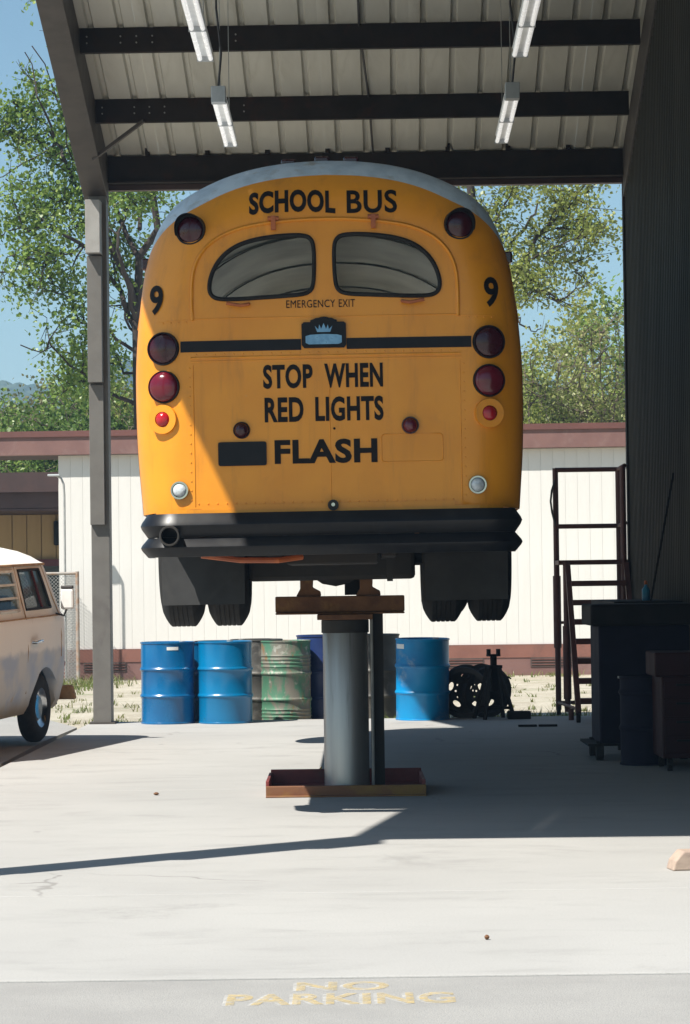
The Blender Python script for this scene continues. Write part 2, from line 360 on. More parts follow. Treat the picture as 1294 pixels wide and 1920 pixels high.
# ------------------------------------------------------------------ ground
def sheet(name, poly, z, m, thick=0, cell=None):
    mb = MB(); mb.prism(poly, lambda a, b_, d: (a, b_, d), z-thick, z) if thick else mb.add([(a, b_, z) for a, b_ in poly], [tuple(range(len(poly)))])
    return tag(mb.build(name, m), kind='structure')
tag(sheet('ground', [(-1500, -60), (1500, -60), (1500, 2400), (-1500, 2400)], -.09, MAT['dry_ground']), 'dry pale gravel and weedy earth', None)
sheet('asphalt', [(-14, -20), (14, -20), (14, 10.296), (-2.98, 10.296), (-2.98, 26), (-2.9, 28.6), (-3.6, 31), (-14, 33)], -.007, MAT['asphalt'], .05)
slab = empty('concrete_apron'); tag(slab, kind='structure')
ys = [10.3, 13.09, 19.7, 29.55]
for i in range(3):      # three pours with open joints
    mb = MB(); y0, y1 = ys[i]+.006, ys[i+1]-.006
    mb.prism([(-2.95, y0), (9, y0), (9, y1), (-2.95+(.12 if i == 2 else 0), y1)], lambda a, b_, d: (a, b_, d), -.14, 0)
    mb.build('concrete_pour', MAT['concrete'], slab, bevel=.006)

# ------------------------------------------------------------------ hills
from mathutils import noise as mnoise
def hills(name, y0, zf, nx=520, x0=-360, x1=360, depth=240, ny=60):
    xs = np.linspace(x0, x1, nx); vv = []; ff = []
    for j in range(ny):
        t = j/(ny-1)
        for x in xs:
            y = y0+depth*t
            h = zf(x)*math.sin(t*math.pi/2)**.9
            cr = 1-mnoise.voronoi(Vector((x/7.5, y/9, h/9)))[0][0]           # rounded tree crowns
            h += (cr*5+mnoise.noise(Vector((x/16, y/16, 0)))*4)*min(1, h/10)
            vv.append((x, y, max(h, 0)-.5))
    for j in range(ny-1):
        for i in range(nx-1):
            a = j*nx+i; ff.append((a, a+1, a+nx+1, a+nx))
    o = MB().add(vv, ff).build(name, MAT['forest']); tag(o, kind='structure'); return o
hills('hills', 760, lambda x: 75+4*math.sin(x*.021+1.1)+5*math.sin(x*.052+.4)+3*math.sin(x*.13)+5*math.exp(-((x+84)/8)**2))

# ------------------------------------------------------------------ the open metal shed
SH = empty('open_metal_shed', (.23, 29.25, 0), -.018, 'open-sided brown steel shed with ribbed metal roof over the raised bus', 'shed')
SL = .34; EAVE = 6.235; DEP = 16.0; XL = -2.9; XR = 2.9
def zr(y): return EAVE + SL*min(-y, DEP+y)          # roof underside height along the depth (y from 0 to -16)
# roof sheets: ribbed panels three feet wide, one run for each slope
def ribbed(w, n, rib_h=.04, rib_w=.075):
    p = w/n; prof = []
    for k in range(n):
        c_ = (k+.5)*p
        prof += [(k*p, 0), (c_-rib_w/2, 0), (c_-rib_w/4, rib_h), (c_+rib_w/4, rib_h), (c_+rib_w/2, 0)]
    prof.append((w, 0)); return prof
def roof_sheet_mesh(side):
    prof = ribbed(.914, 3); mb = MB(); n = len(prof)
    y0, y1 = (.12, -DEP/2+.01) if side == 0 else (-DEP-.12, -DEP/2-.01)
    rows = [y0, (y0+y1)/2, y1]
    vv = [(a, y, EAVE+SL*min(-y, DEP+y)+h+.002*i) for i, y in enumerate(rows) for a, h in prof]
    ff = [(j*n+i, j*n+i+1, (j+1)*n+i+1, (j+1)*n+i) for j in range(2) for i in range(n-1)]
    return mb.add(vv, ff).mesh('roof_sheet')
for side in (0, 1):
    me = roof_sheet_mesh(side); me.materials.append(MAT['roof_under'])
    for k in range(7):
        o = link_mesh('roof_sheet', me, None, SH); o.location = (XL-.24+k*.914, 0, .003*(k % 2))
mb = MB(); mb.beam((XL-.24, -DEP/2, zr(-DEP/2)+.05), (XR+.3, -DEP/2, zr(-DEP/2)+.05), .5, .02); mb.build('ridge_cap', MAT['steel_brown'], SH)
# purlins
def purlin(y, deep=.25, name='purlin', drop=0):
    z = zr(y)-drop; mb = MB(); x0, x1 = XL-.05, XR-.06
    mb.bb((x0, y-.004, z-deep), (x1, y+.004, z-.002))
    mb.bb((x0, y+.0045, z-deep), (x1, y+.07, z-deep+.006))
    mb.bb((x0, y+.0045, z-.012), (x1, y+.07, z-.003))
    o = mb.build(name, MAT['purlin'], SH)
    return o
pur_y = [-1.22, -2.60, -3.95, -5.3, -6.6, -7.8, -8.2, -9.4, -10.7, -12.05, -13.4, -14.8]
for y in pur_y: purlin(y)
for y, s in ((0, 1), (-DEP, -1)):        # eave beams
    mb = MB(); z = EAVE-.005
    mb.bb((XL-.05, y-.05, z-.27), (XR+.05, y+.05, z)); mb.bb((XL-.05, y-.09, z-.30), (XR+.05, y+.09, z-.272))
    mb.build('eave_beam', MAT['purlin'], SH)
    mb = MB(); mb.bb((XL-.1, y+s*.06 if s > 0 else y-.17, z-.36), (XR+.1, y+.17 if s > 0 else y-.06, z-.302)); mb.build('gutter', MAT['dark_brown'], SH)
# small clips between the roof ribs and the eave beam
for k in range(8):
    mb = MB(); mb.box((XL+.55+k*.66, -.075, EAVE+.035), (.05, .05, .09)); mb.build('clip', MAT['purlin'], SH)
# bolts
bm_ = MB().cyl((0, 0, 0), (0, -.01, 0), .009, 6).mesh('bolt'); bm_.materials.append(MAT['bolt'])
for y in pur_y[:2]:
    for x in (-2.72, -2.38, -2.22, -2.06, -1.22):
        for dz in (.09, .155):
            o = link_mesh('bolt', bm_, None, SH); o.location = (x, y-.004, zr(y)-dz)
# frames: stepped columns and tapered rafters
def column(x, y, s, name='column'):
    """s=-1: outer face towards the camera"""
    col = MB(); col.bb((x-.1, y-.14, -.0), (x+.1, y+.10, 5.9)); o = col.build(name, MAT['column_grey'], SH, bevel=.006)
    segs = [(5.12, 5.70, .40, 'column_light'), (3.72, 5.10, .29, 'column_grey'), (2.17, 3.70, .20, 'column_grey')]
    for z0, z1, pr, mm in segs:
        b_ = MB(); b_.bb((x-.103, y-.1401-pr+.14, z0), (x+.055, y-.142, z1)); b_.build('flange_plate', MAT[mm], o, bevel=.004)
    b_ = MB(); b_.bb((x-.14, y-.18, .0), (x+.14, y+.14, .02)); b_.build('base_plate', MAT['steel_brown'], o)
    return o
for y in (-.05, -DEP+.05):
    for x in (XL, XR+.24): column(x, y, -1)
for x in (XL-.02, XR+.1):
    for side in (0, 1):
        mb = MB(); ya, yb = (0.0, -DEP/2) if side == 0 else (-DEP, -DEP/2)
        w = .13; d0, d1 = .50, .42
        za, zb = EAVE-.03, EAVE+SL*DEP/2-.03
        vv = []
        for (yy, z_, dd) in ((ya, za, d0), (yb, zb, d1)):
            for xx in (x-w, x+w):
                for zz_ in (z_-dd, z_): vv.append((xx, yy, zz_))
        mb.add(vv, [(0, 1, 3, 2), (4, 6, 7, 5), (0, 2, 6, 4), (1, 5, 7, 3), (0, 4, 5, 1), (2, 3, 7, 6)])
        mb.build('rafter', MAT['steel_brown'], SH, bevel=.006)
mb = MB(); mb.beam((XL+.05, -1.0, 6.05), (XL+.62, -1.24, zr(-1.22)-.24), .035, .035); mb.build('knee_brace', MAT['steel_brown'], SH)
mb = MB(); mb.beam((XL+.05, -15.0, 6.05), (XL+.62, -14.75, zr(-14.8)-.24), .035, .035); mb.build('knee_brace', MAT['steel_brown'], SH)
# sag rod / conduit down the middle of the slope
mb = MB(); mb.tube([(.13, -.1, EAVE-.02), (.10, -1.2, zr(-1.2)-.02), (.02, -2.6, zr(-2.6)-.02), (.02, -7.9, zr(-7.9)-.02)], .012, 6); mb.build('conduit', MAT['cable'], SH)
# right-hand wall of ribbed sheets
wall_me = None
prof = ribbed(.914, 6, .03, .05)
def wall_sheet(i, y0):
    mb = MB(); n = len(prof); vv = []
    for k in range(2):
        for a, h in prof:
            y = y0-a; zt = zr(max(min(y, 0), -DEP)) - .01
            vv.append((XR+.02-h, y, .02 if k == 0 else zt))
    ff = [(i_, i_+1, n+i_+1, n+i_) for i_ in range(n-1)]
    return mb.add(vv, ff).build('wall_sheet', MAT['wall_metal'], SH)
y = .1; k = 0
while y > -DEP-.1:
    wall_sheet(k, y); y -= .914; k += 1
mb = MB(); mb.bb((XR-.03, .02, 0), (XR+.16, .16, EAVE-.31)); mb.build('corner_trim', MAT['purlin'], SH)
mb = MB(); mb.bb((XR+.025, -DEP, 0), (XR+.05, 0, 2.4)); mb.build('girt_panel', MAT['wall_metal'], SH)

# ------------------------------------------------------------------ white building behind the yard
def siding_building():
    B = empty('white_sided_building', (-.2, 44.75, -.09), -.04, 'long white board-sided building with brown fascia behind the bus', 'building')
    x0, x1 = -4.63, 9.0; zb, zt = .52, 3.79
    mb = MB(); mb.bb((x0+.02, .05, .0), (x1, 9, 4.05)); mb.build('core', MAT['white_siding'], B)
    me = None; w = .203; n = int((x1-x0)/w)
    for k in range(n):
        if me is None:
            mb = MB(); mb.bb((0, 0, zb), (w-.0025, .03, zt)); me = mb.mesh('siding_board'); me.materials.append(MAT['white_siding'])
        o = link_mesh('siding_board', me, None, B); o.location = (x0+k*w, .034+.0012*((k*7) % 3 == 0), 0)
    # end boards
    for k in range(6):
        o = link_mesh('siding_board', me, None, B); o.rotation_euler = (0, 0, -math.pi/2); o.location = (x0-.012, 1.3-k*.203 if k < 6 else 0, 0)
    mb = MB(); mb.bb((x0-9, -.14, 3.80), (x1, .12, 4.10)); mb.build('fascia', MAT['fascia'], B)
    mb = MB(); mb.bb((x0-9, -.17, 4.101), (x1, .20, 4.20)); mb.build('fascia_cap', MAT['fascia_top'], B)
    mb = MB(); mb.bb((x0-9, .121, 3.80), (x0-.03, 1.6, 3.83)); mb.build('walkway_soffit', MAT['dark_brown'], B)
    mb = MB(); mb.bb((x0, -.012, .30), (x1, .045, .515)); mb.build('skirt_board', MAT['skirt'], B)
    mb = MB(); mb.bb((x0, .0, .0), (x1, .045, .298)); mb.build('base_board', MAT['fascia'], B)
    for k in range(9):
        xx = x0+.4+k*1.5
        vt = MB(); vt.bb((xx, -.012, .14), (xx+.72, -.002, .30)); v = vt.build('base_vent', MAT['vent'], B)
        for j in range(3):
            s_ = MB(); s_.box((xx+.36, -.016, .175+j*.045), (.68, .012, .012), Matrix.Rotation(R(30), 3, 'X')); s_.build('louvre', MAT['fascia_top'], v)
    return B
siding_building()
def tan_building():
    B = empty('tan_sided_building', (-6.5, 54.5, -.09), 0, 'tan board-sided building with deep brown eave seen past the white wall end', 'building')
    x0, x1 = -6.0, 3.6
    mb = MB(); mb.bb((x0, .05, 0), (x1, 6, 3.2)); mb.build('core', MAT['tan_siding'], B)
    w = .30; mb = MB(); mb.bb((0, 0, .1), (w-.02, .04, 3.05)); me = mb.mesh('siding_board'); me.materials.append(MAT['tan_siding'])
    for k in range(int((x1-x0)/w)):
        xx = x0+k*w
        o = link_mesh('siding_board', me, None, B); o.location = (xx, .005, 0)
    mb = MB(); mb.bb((x0-1, -2.9, 3.42), (x1+1, -2.75, 3.80)); mb.build('fascia', MAT['dark_brown'], B)
    mb = MB(); mb.bb((x0-1, -2.74, 3.06), (x1+1, 6.3, 3.10)); mb.build('soffit', MAT['dark_brown'], B)
    mb = MB(); mb.bb((x0-1, -2.74, 3.11), (x1+1, 6.3, 3.72)); mb.build('roof', MAT['dark_brown'], B)
    d = MB(); d.bb((-.03, -.06, .05), (1.42, -.02, 2.06)); dd = d.build('doorway', MAT['dark_glass'], B)
    f = MB(); f.bb((-.03, -.09, 2.0), (1.42, -.061, 2.14)); f.bb((-.06, -.09, .05), (.02, -.061, 1.999)); f.bb((1.40, -.09, .05), (1.46, -.061, 1.999)); f.build('frame', MAT['dark_red'], dd)
    p = MB(); p.bb((1.48, -.1, .3), (2.6, -.03, 2.02)); p.build('notice_board', MAT['pale_board'], B)
    p = MB(); p.bb((1.62, -.13, 1.72), (2.0, -.101, 1.9)); p.build('notice', MAT['dark_glass'], B)
    l = MB(); l.bb((.55, -.14, 2.42), (.78, -.02, 2.92)); l.bb((.65, -.42, 2.72), (1.15, -.10, 2.86)); lo2 = l.build('wall_lamp', MAT['machine_dark'], B, bevel=.03)
    l = MB(); l.cyl((.95, -.27, 2.44), (.95, -.27, 2.72), .16, 12, .2); l.build('lamp_glass', MAT['pale_board'], lo2)
    return B
tan_building()

# ------------------------------------------------------------------ the school bus, raised on the lift
BUS = empty('school_bus', (-.085, 16.95, 1.215), -.006, 'yellow school bus number 9 with white roof raised high on a lift', 'bus')
BUS.rotation_euler = (0, -.006, -.006)
BL = 9.3                                             # body length
half = [(0, 2.99), (.2, 2.983), (.385, 2.960), (.55, 2.922), (.70, 2.868), (.845, 2.795), (.95, 2.725), (1.02, 2.645), (1.085, 2.53), (1.135, 2.37), (1.165, 2.24), (1.182, 2.11), (1.198, 1.98), (1.21, 1.85), (1.222, 1.66), (1.224, 1.48), (1.222, 1.28), (1.214, 1.08), (1.20, .90), (1.188, .755)]
def densify(p, step):
    out = [p[0]]
    for a, b_ in zip(p, p[1:]):
        n = max(1, round(math.dist(a, b_)/step))
        for k in range(1, n+1): out.append((a[0]+(b_[0]-a[0])*k/n, a[1]+(b_[1]-a[1])*k/n))
    return out
def chaikin(p):
    out = [p[0]]
    for a, b_ in zip(p, p[1:]):
        out += [(.75*a[0]+.25*b_[0], .75*a[1]+.25*b_[1]), (.25*a[0]+.75*b_[0], .25*a[1]+.75*b_[1])]
    return out+[p[-1]]
half = [(x*1.028, .305+(z-.305)*1.028 if z > .8 else z) for x, z in half]
halfd = densify(chaikin(chaikin(half)), .035)
outline = [(-x, z) for x, z in reversed(halfd)]+halfd[1:]          # left bottom, over the roof, right bottom
OA = np.array(outline); OB = OA[1:]-OA[:-1]; OL2 = (OB**2).sum(1)
def edge_dist(x, z):
    p = np.array((x, z)); t = np.clip(((p-OA[:-1])*OB).sum(1)/OL2, 0, 1)
    return float(np.sqrt((((OA[:-1]+OB*t[:, None])-p)**2).sum(1).min()))
RC = .34
def surf(x, z, e=None):
    """depth of the rear skin at a point of the rear elevation"""
    if e is None: e = edge_dist(x, z)
    y = 0.0
    if e < RC: y += RC-math.sqrt(max(0, RC*RC-(RC-e)**2))
    if z > 1.7: y += .15*((z-1.7)/1.3)**2
    y += .035*(x/1.2)**2
    return y
def inset(d):
    """outline moved inwards by d"""
    out = []; n = len(outline)
    for i, (x, z) in enumerate(outline):
        a = Vector(outline[max(i-1, 0)]); b_ = Vector(outline[min(i+1, n-1)]); t = (b_-a).normalized()
        nrm = Vector((t.y, -t.x))
        q = Vector((x, z))+nrm*d
        if q.y > .7549 and abs(edge_dist(q.x, q.y)-d) < .004: out.append((q.x, q.y))
    return out
win = [(-.078, 2.44), (-.092, 2.495), (-.135, 2.522), (-.25, 2.524), (-.37, 2.514), (-.48, 2.495), (-.575, 2.462), (-.65, 2.41), (-.705, 2.345), (-.74, 2.265), (-.752, 2.195), (-.742, 2.148), (-.705, 2.122), (-.63, 2.115), (-.45, 2.122), (-.28, 2.13), (-.165, 2.137), (-.112, 2.152), (-.086, 2.19), (-.078, 2.30)]
win_r = [(-x-.028, z) for x, z in reversed(win)]
def smooth_closed(p, it=2):
    for _ in range(it):
        q = []
        for i in range(len(p)):
            a, b_ = p[i], p[(i+1) % len(p)]
            q += [(.75*a[0]+.25*b_[0], .75*a[1]+.25*b_[1]), (.25*a[0]+.75*b_[0], .25*a[1]+.75*b_[1])]
        p = q
    return p
winL, winR = smooth_closed(win), smooth_closed(win_r)
def inside(p, poly):
    x, z = p; r = False; n = len(poly)
    for i in range(n):
        (x0, z0), (x1, z1) = poly[i], poly[i-1]
        if (z0 > z) != (z1 > z) and x < (x1-x0)*(z-z0)/(z1-z0)+x0: r = not r
    return r
def cdt(loops, extra, holes, keep=None, chain=None):
    pts = []; edges = []
    for lp in loops:
        n0 = len(pts); pts += [Vector(p) for p in lp]; edges += [(n0+i, n0+(i+1) % len(lp)) for i in range(len(lp))]
    pts += [Vector(p) for p in extra]
    if chain:
        n0 = len(pts); pts += [Vector(p) for p in chain]; edges += [(n0+i, n0+i+1) for i in range(len(chain)-1)]
    V, _, Fc, _, _, _ = geometry.delaunay_2d_cdt(pts, edges, [], 0, 1e-5)
    fo = []
    for f in Fc:
        cx = sum(V[i].x for i in f)/len(f); cz = sum(V[i].y for i in f)/len(f)
        if not inside((cx, cz), loops[0]): continue
        if any(inside((cx, cz), h) for h in holes): continue
        if keep and not keep(cx, cz): continue
        fo.append(tuple(f))
    used = sorted({i for f in fo for i in f}); mp = {i: k for k, i in enumerate(used)}
    return [(V[i].x, V[i].y) for i in used], [tuple(mp[i] for i in f) for f in fo]
ROOF_E = .135; ROOF_Z = 2.40; n_out = len(outline)
extra = []
for e in (.006, .018, .036, .06, .09, .12, .18, .24, .3): extra += inset(e)
def roof_e(z):
    t = max(0, min(1, (z-2.38)/.52)); return ROOF_E*t*t*(3-2*t)
roof_line = []
for i in range(1, n_out-1):
    (xa, za), (x, z), (xb, zb) = outline[i-1], outline[i], outline[i+1]
    t = (Vector((xb, zb))-Vector((xa, za))).normalized(); d_ = roof_e(z)
    if z > 2.37: roof_line.append((x+t.y*d_, z-t.x*d_))
inner_roof = roof_line+[(2, 2.30), (2, -1), (-2, -1), (-2, 2.30)]
g = .05
for i in range(-24, 25):
    for j in range(46):
        x, z = i*g+.013, .78+j*g
        if inside((x, z), outline) and edge_dist(x, z) > .11: extra.append((x, z))
is_roof = lambda x, z: z > 2.36 and not inside((x, z), inner_roof)
def skin(name, m, keep, holes, off=0):
    V, Fc = cdt([outline, winL, winR], extra, holes, keep, roof_line)
    o = MB().add([(x, surf(x, z)+off, z) for x, z in V], Fc).build(name, m, BUS, smooth=45); return o
rear = skin('rear_panel', MAT['bus_yellow'], lambda x, z: not is_roof(x, z), [winL, winR])
skin('roof_cap', MAT['bus_roof'], is_roof, [])
# flanks and roof run forward from the rounded end
YF = surf(outline[0][0], outline[0][1], 0)
n_o = len(outline)
win_y = []
for k in range(8):
    a = .95+k*.93; win_y += [(a, a+.80)]
WZ0, WZ1 = 1.80, 2.46
ystat = sorted({YF, .6, 5, BL-.5} | {q for w_ in win_y for q in w_})
def in_win(ya, yb, z0, z1):
    ym, zm = (ya+yb)/2, (z0+z1)/2
    return WZ0 < zm < WZ1 and any(a < ym < b_ for a, b_ in win_y)
def side_z(p): return p
V = []; idx = {}
flank = MB(); roof = MB()
def flank_pt(i, y):
    x, z = outline[i]
    y_e = surf(x, z, 0)
    k = min(1, max(0, (y-.3)/.8)); bulge = 1+.012*k*(1 if z < 2.6 else 0)
    return (x*bulge, max(y, y_e), z)
for i in range(n_o-1):
    z0, z1 = outline[i][1], outline[i+1][1]
    for a, b_ in zip(ystat, ystat[1:]):
        if in_win(a, b_, z0, z1): continue
        q = [flank_pt(i, a), flank_pt(i+1, a), flank_pt(i+1, b_), flank_pt(i, b_)]
        (roof if (z0+z1)/2 > ROOF_Z+.06 else flank).add(q, [(0, 1, 2, 3)])
def weld(o):
    bm = bmesh.new(); bm.from_mesh(o.data); bmesh.ops.remove_doubles(bm, verts=bm.verts, dist=.0008); bmesh.ops.recalc_face_normals(bm, faces=bm.faces); bm.to_mesh(o.data); bm.free()
    for p in o.data.polygons: p.use_smooth = True
    o.data.set_sharp_from_angle(angle=R(40)); return o
weld(flank.build('side_panels', MAT['bus_yellow'], BUS)); weld(roof.build('roof', MAT['bus_roof'], BUS))
bpy.data.objects['side_panels'].name = 'body_sides'
# front end: rounded nose with a two-pane windshield
fr = MB()
fo = [(x*1.012, z) for x, z in outline]
ws = [(-1.0, 1.75), (-1.02, 2.3), (-.9, 2.5), (-.07, 2.58), (-.07, 1.75)]; wsr = [(-x, z) for x, z in reversed(ws)]
Vf, Ff = cdt([fo, ws, wsr], [(x*.97, z*.995+.01) for x, z in outline], [ws, wsr])
fr.add([(x, BL-.5+.5*math.sqrt(max(0, 1-(abs(x)/1.24)**3))-.25*max(0, (z-1.7)/1.3)**2, z) for x, z in Vf], Ff).build('front_panel', MAT['bus_yellow'], BUS, smooth=50)
for w_ in (ws, wsr):
    Vg, Fg = cdt([w_], [], []); MB().add([(x, BL-.52+.5*math.sqrt(max(0, 1-(abs(x)/1.24)**3))-.25*max(0, (z-1.7)/1.3)**2, z) for x, z in Vg], Fg).build('windshield', MAT['glass'], BUS)
# side windows: sash, pane and posts
def xs_at(z):
    for (xa, za), (xb, zb) in zip(halfd, halfd[1:]):
        if zb <= z <= za: return (xa+(xb-xa)*(za-z)/(za-zb+1e-9))*1.012
    return 1.2
for s_ in (-1, 1):
    for a, b_ in win_y:
        p = lambda y, z, o_=0: (s_*(xs_at(z)-.012-o_), y, z)
        g_ = MB().add([p(a, WZ0-.03), p(b_, WZ0-.03), p(b_, WZ1+.03), p(a, WZ1+.03)], [(0, 1, 2, 3)]).build('side_window', MAT['glass'], BUS)
        fm_ = MB()
        for q in (((a, WZ0), (b_, WZ0)), ((a, WZ1), (b_, WZ1)), ((a, (WZ0+WZ1)/2), (b_, (WZ0+WZ1)/2))):
            fm_.beam(p(*q[0]), p(*q[1]), .03, .03)
        for yy in (a+.015, b_-.015): fm_.beam(p(yy, WZ0), p(yy, WZ1), .03, .03)
        fm_.build('sash', MAT['chrome'], g_)
# interior lining with ribs, floor and seat rows
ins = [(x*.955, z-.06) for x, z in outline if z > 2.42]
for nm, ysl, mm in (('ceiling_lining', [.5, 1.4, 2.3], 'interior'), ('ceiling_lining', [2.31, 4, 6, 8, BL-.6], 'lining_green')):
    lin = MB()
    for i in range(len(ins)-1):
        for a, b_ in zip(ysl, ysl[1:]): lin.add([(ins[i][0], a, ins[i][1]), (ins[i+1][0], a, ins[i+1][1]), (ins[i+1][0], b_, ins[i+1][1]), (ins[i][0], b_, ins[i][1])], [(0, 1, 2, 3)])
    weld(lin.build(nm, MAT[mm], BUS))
for y in (.72, 1.83, 3.7, 5.56, 7.4):
    MB().tube([(x*.99, y, z-.005) for x, z in ins[::3]], .007, 5).build('ceiling_rib', MAT['galv'], BUS)
for s_ in (-1, 1):
    MB().tube([(s_*1.0, .6, 2.5), (s_*1.0, BL-.8, 2.5)], .018, 6).build('grab_rail', MAT['chrome'], BUS)
fl = MB(); fl.bb((-1.15, .4, .99), (1.15, BL-.5, 1.03)); fl.build('floor', MAT['pale_board'], BUS)
for s_ in (-1, 1): MB().bb((s_*1.15, .5, 1.03), (s_*1.14, BL-.6, WZ0-.04)).build('wall_lining', MAT['interior'], BUS)
seat = MB(); seat.bb((-1.1, 0, 1.03), (-.25, .12, 1.95)); seat.bb((-1.1, .121, 1.03), (-.25, .55, 1.45)); sme = seat.mesh('bench_seat'); sme.materials.append(MAT['seat_green'])
for k in range(8):
    for s_ in (0, 1.35):
        o = link_mesh('bench_seat', sme, None, BUS); o.location = (s_, 1.1+k*.93, 0)
# underbody
ub = MB(); ub.bb((-1.13, .35, .80), (1.13, BL-.6, .86)); ub.bb((-.42, .5, .46), (-.32, 8.6, .79)); ub.bb((.32, .5, .46), (.42, 8.6, .79)); ub.bb((-.3, .55, .42), (.3, 1.7, .75)); ub.build('chassis', MAT['under'], BUS, bevel=.01)
MB().bb((-1.15, .5, .5), (-.75, 1.55, .8)).build('air_tank', MAT['under'], BUS, bevel=.06)
AX = 2.32
ax_ = MB(); ax_.cyl((-.95, AX, .50), (.95, AX, .50), .075, 12); ax_.lathe([(0, -.24), (.14, -.22), (.24, -.1), (.25, .05), (.17, .2), (.1, .26)], 16, Matrix.Translation((0, AX, .52)) @ Matrix.Rotation(R(90), 4, 'X')); ax_.build('rear_axle', MAT['under'], BUS, smooth=40)
MB().bb((-.62, AX-.25, .315), (.57, AX+.3, .79)).build('axle_housing', MAT['under'], BUS, bevel=.03)
MB().cyl((-1.0, 8.0, .50), (1.0, 8.0, .50), .06, 10).build('front_axle', MAT['under'], BUS)
MB().tube([(-.85, .35, .49), (-.6, .4, .455), (-.35, .4, .45), (-.2, .5, .47)], .019, 8).build('brake_line', MAT['orange_part'], BUS)
MB().bb((.36, 1.2, .30), (.40, 1.24, .47)).build('drain_cock', MAT['under'], BUS)
def tyre_mesh():
    r, w = .503, .145
    prof = [(.27, -w+.02), (.30, -w+.005), (.36, -w-.008), (.41, -w+.002), (.445, -w+.018), (.474, -w+.036), (.493, -w+.05), (r, -w+.062)]
    nb = 5; tr = []
    for k in range(nb):
        a = -w+.062+(2*w-.124)*k/nb; b_ = -w+.062+(2*w-.124)*(k+1)/nb
        tr += [(r, a+.003), (r, b_-.007), (r-.006, b_-.006), (r-.006, b_+.002)]
    prof += tr[:-2]+[(r, w-.062)]+[(q, -z) for q, z in reversed(prof[:-1])]
    return MB().lathe(prof, 56, Matrix.Rotation(R(90), 4, 'Y'), False).mesh('tyre', 35)
tm = tyre_mesh(); tm.materials.append(MAT['rubber'])
rim = MB().lathe([(.10, -.05), (.17, -.05), (.2, -.03), (.24, .05), (.272, .1), (.275, .13), (.262, .13), (.255, -.13), (.28, -.14)], 32, Matrix.Rotation(R(90), 4, 'Y'), False).mesh('rim', 35); rim.materials.append(MAT['wheel_dark'])
def wheel(x, y):
    o = link_mesh('wheel', tm, None, BUS); o.location = (x, y, .503)
    r_ = link_mesh('rim', rim, None, o)
    if x < 0: r_.rotation_euler = (0, 0, math.pi)
for x in (-1.10, -.77, .77, 1.10): wheel(x, AX)
for x in (-1.03, 1.03): wheel(x, 8.0)
for s_ in (-1, 1):
    MB().add([(s_*(1.215), AX-.60, .86), (s_*.63, AX-.60, .86), (s_*.63, AX-.67, .16), (s_*1.205, AX-.67, .16)], [(0, 1, 2, 3)]).prism([(s_*1.215, .86), (s_*.63, .86), (s_*.63, .16), (s_*1.205, .16)], lambda a, b_, d: (a, AX-.6-(.86-b_)*.1+d, b_), .001, .012).build('mud_flap', MAT['flap'], BUS)
    MB().bb((s_*.6, AX-.5, .55), (s_*.5, AX+.5, .62)).build('leaf_spring', MAT['under'], BUS)

# --- things fixed to the rear skin
def conform(poly_fn): return poly_fn
def strip(name, m, pts, w, off=.004, thick=.004, parent=BUS):
    """a flat band laid along a polyline on the rear skin"""
    mb = MB(); P = densify(pts, .05); n = len(P); vv = []
    for i, (x, z) in enumerate(P):
        a = Vector(P[max(i-1, 0)]); b_ = Vector(P[min(i+1, n-1)]); t = (b_-a).normalized(); nr = Vector((-t.y, t.x))*w/2
        for q in (nr, -nr):
            xx, zz = x+q.x, z+q.y; y = surf(xx, zz); vv += [(xx, y-off, zz), (xx, y-off+thick+.004, zz)]
    ff = []
    for i in range(n-1):
        a = i*4; b_ = a+4
        ff += [(a, b_, b_+2, a+2), (a, a+1, b_+1, b_), (a+2, b_+2, b_+3, a+3)]
    ff += [(0, 2, 3, 1), (n*4-4, n*4-3, n*4-1, n*4-2)]
    return mb.add(vv, ff).build(name, m, parent)
def bead(name, m, pts, r, parent=BUS, off=0, closed=False):
    P = densify(pts+[pts[0]] if closed else pts, .03)
    if closed: P = P[:-1]
    return MB().tube([(x, surf(x, z)-off, z) for x, z in P], r, 6, closed=closed).build(name, m, parent, smooth=60)
def patch(name, m, poly, off, parent=BUS, thick=.01):
    Vp, Fp = cdt([poly], [], [])
    n = len(Vp); vv = [(x, surf(x, z)-off, z) for x, z in Vp]; mb = MB().add(vv, Fp)
    k = len(poly); mb.prism(poly, lambda a, b_, d: (a, surf(a, b_)-off+.0015+d, b_), 0, thick)
    return mb.build(name, m, parent)
# rear window panes and rubber gaskets
for wp in (winL, winR):
    Vg, Fg = cdt([wp], [], [])
    pane = MB().add([(x, surf(x, z)+.012, z) for x, z in Vg], Fg).build('rear_window', MAT['glass'], BUS)
    bead('gasket', MAT['rubber'], wp, .015, pane, .004, closed=True)
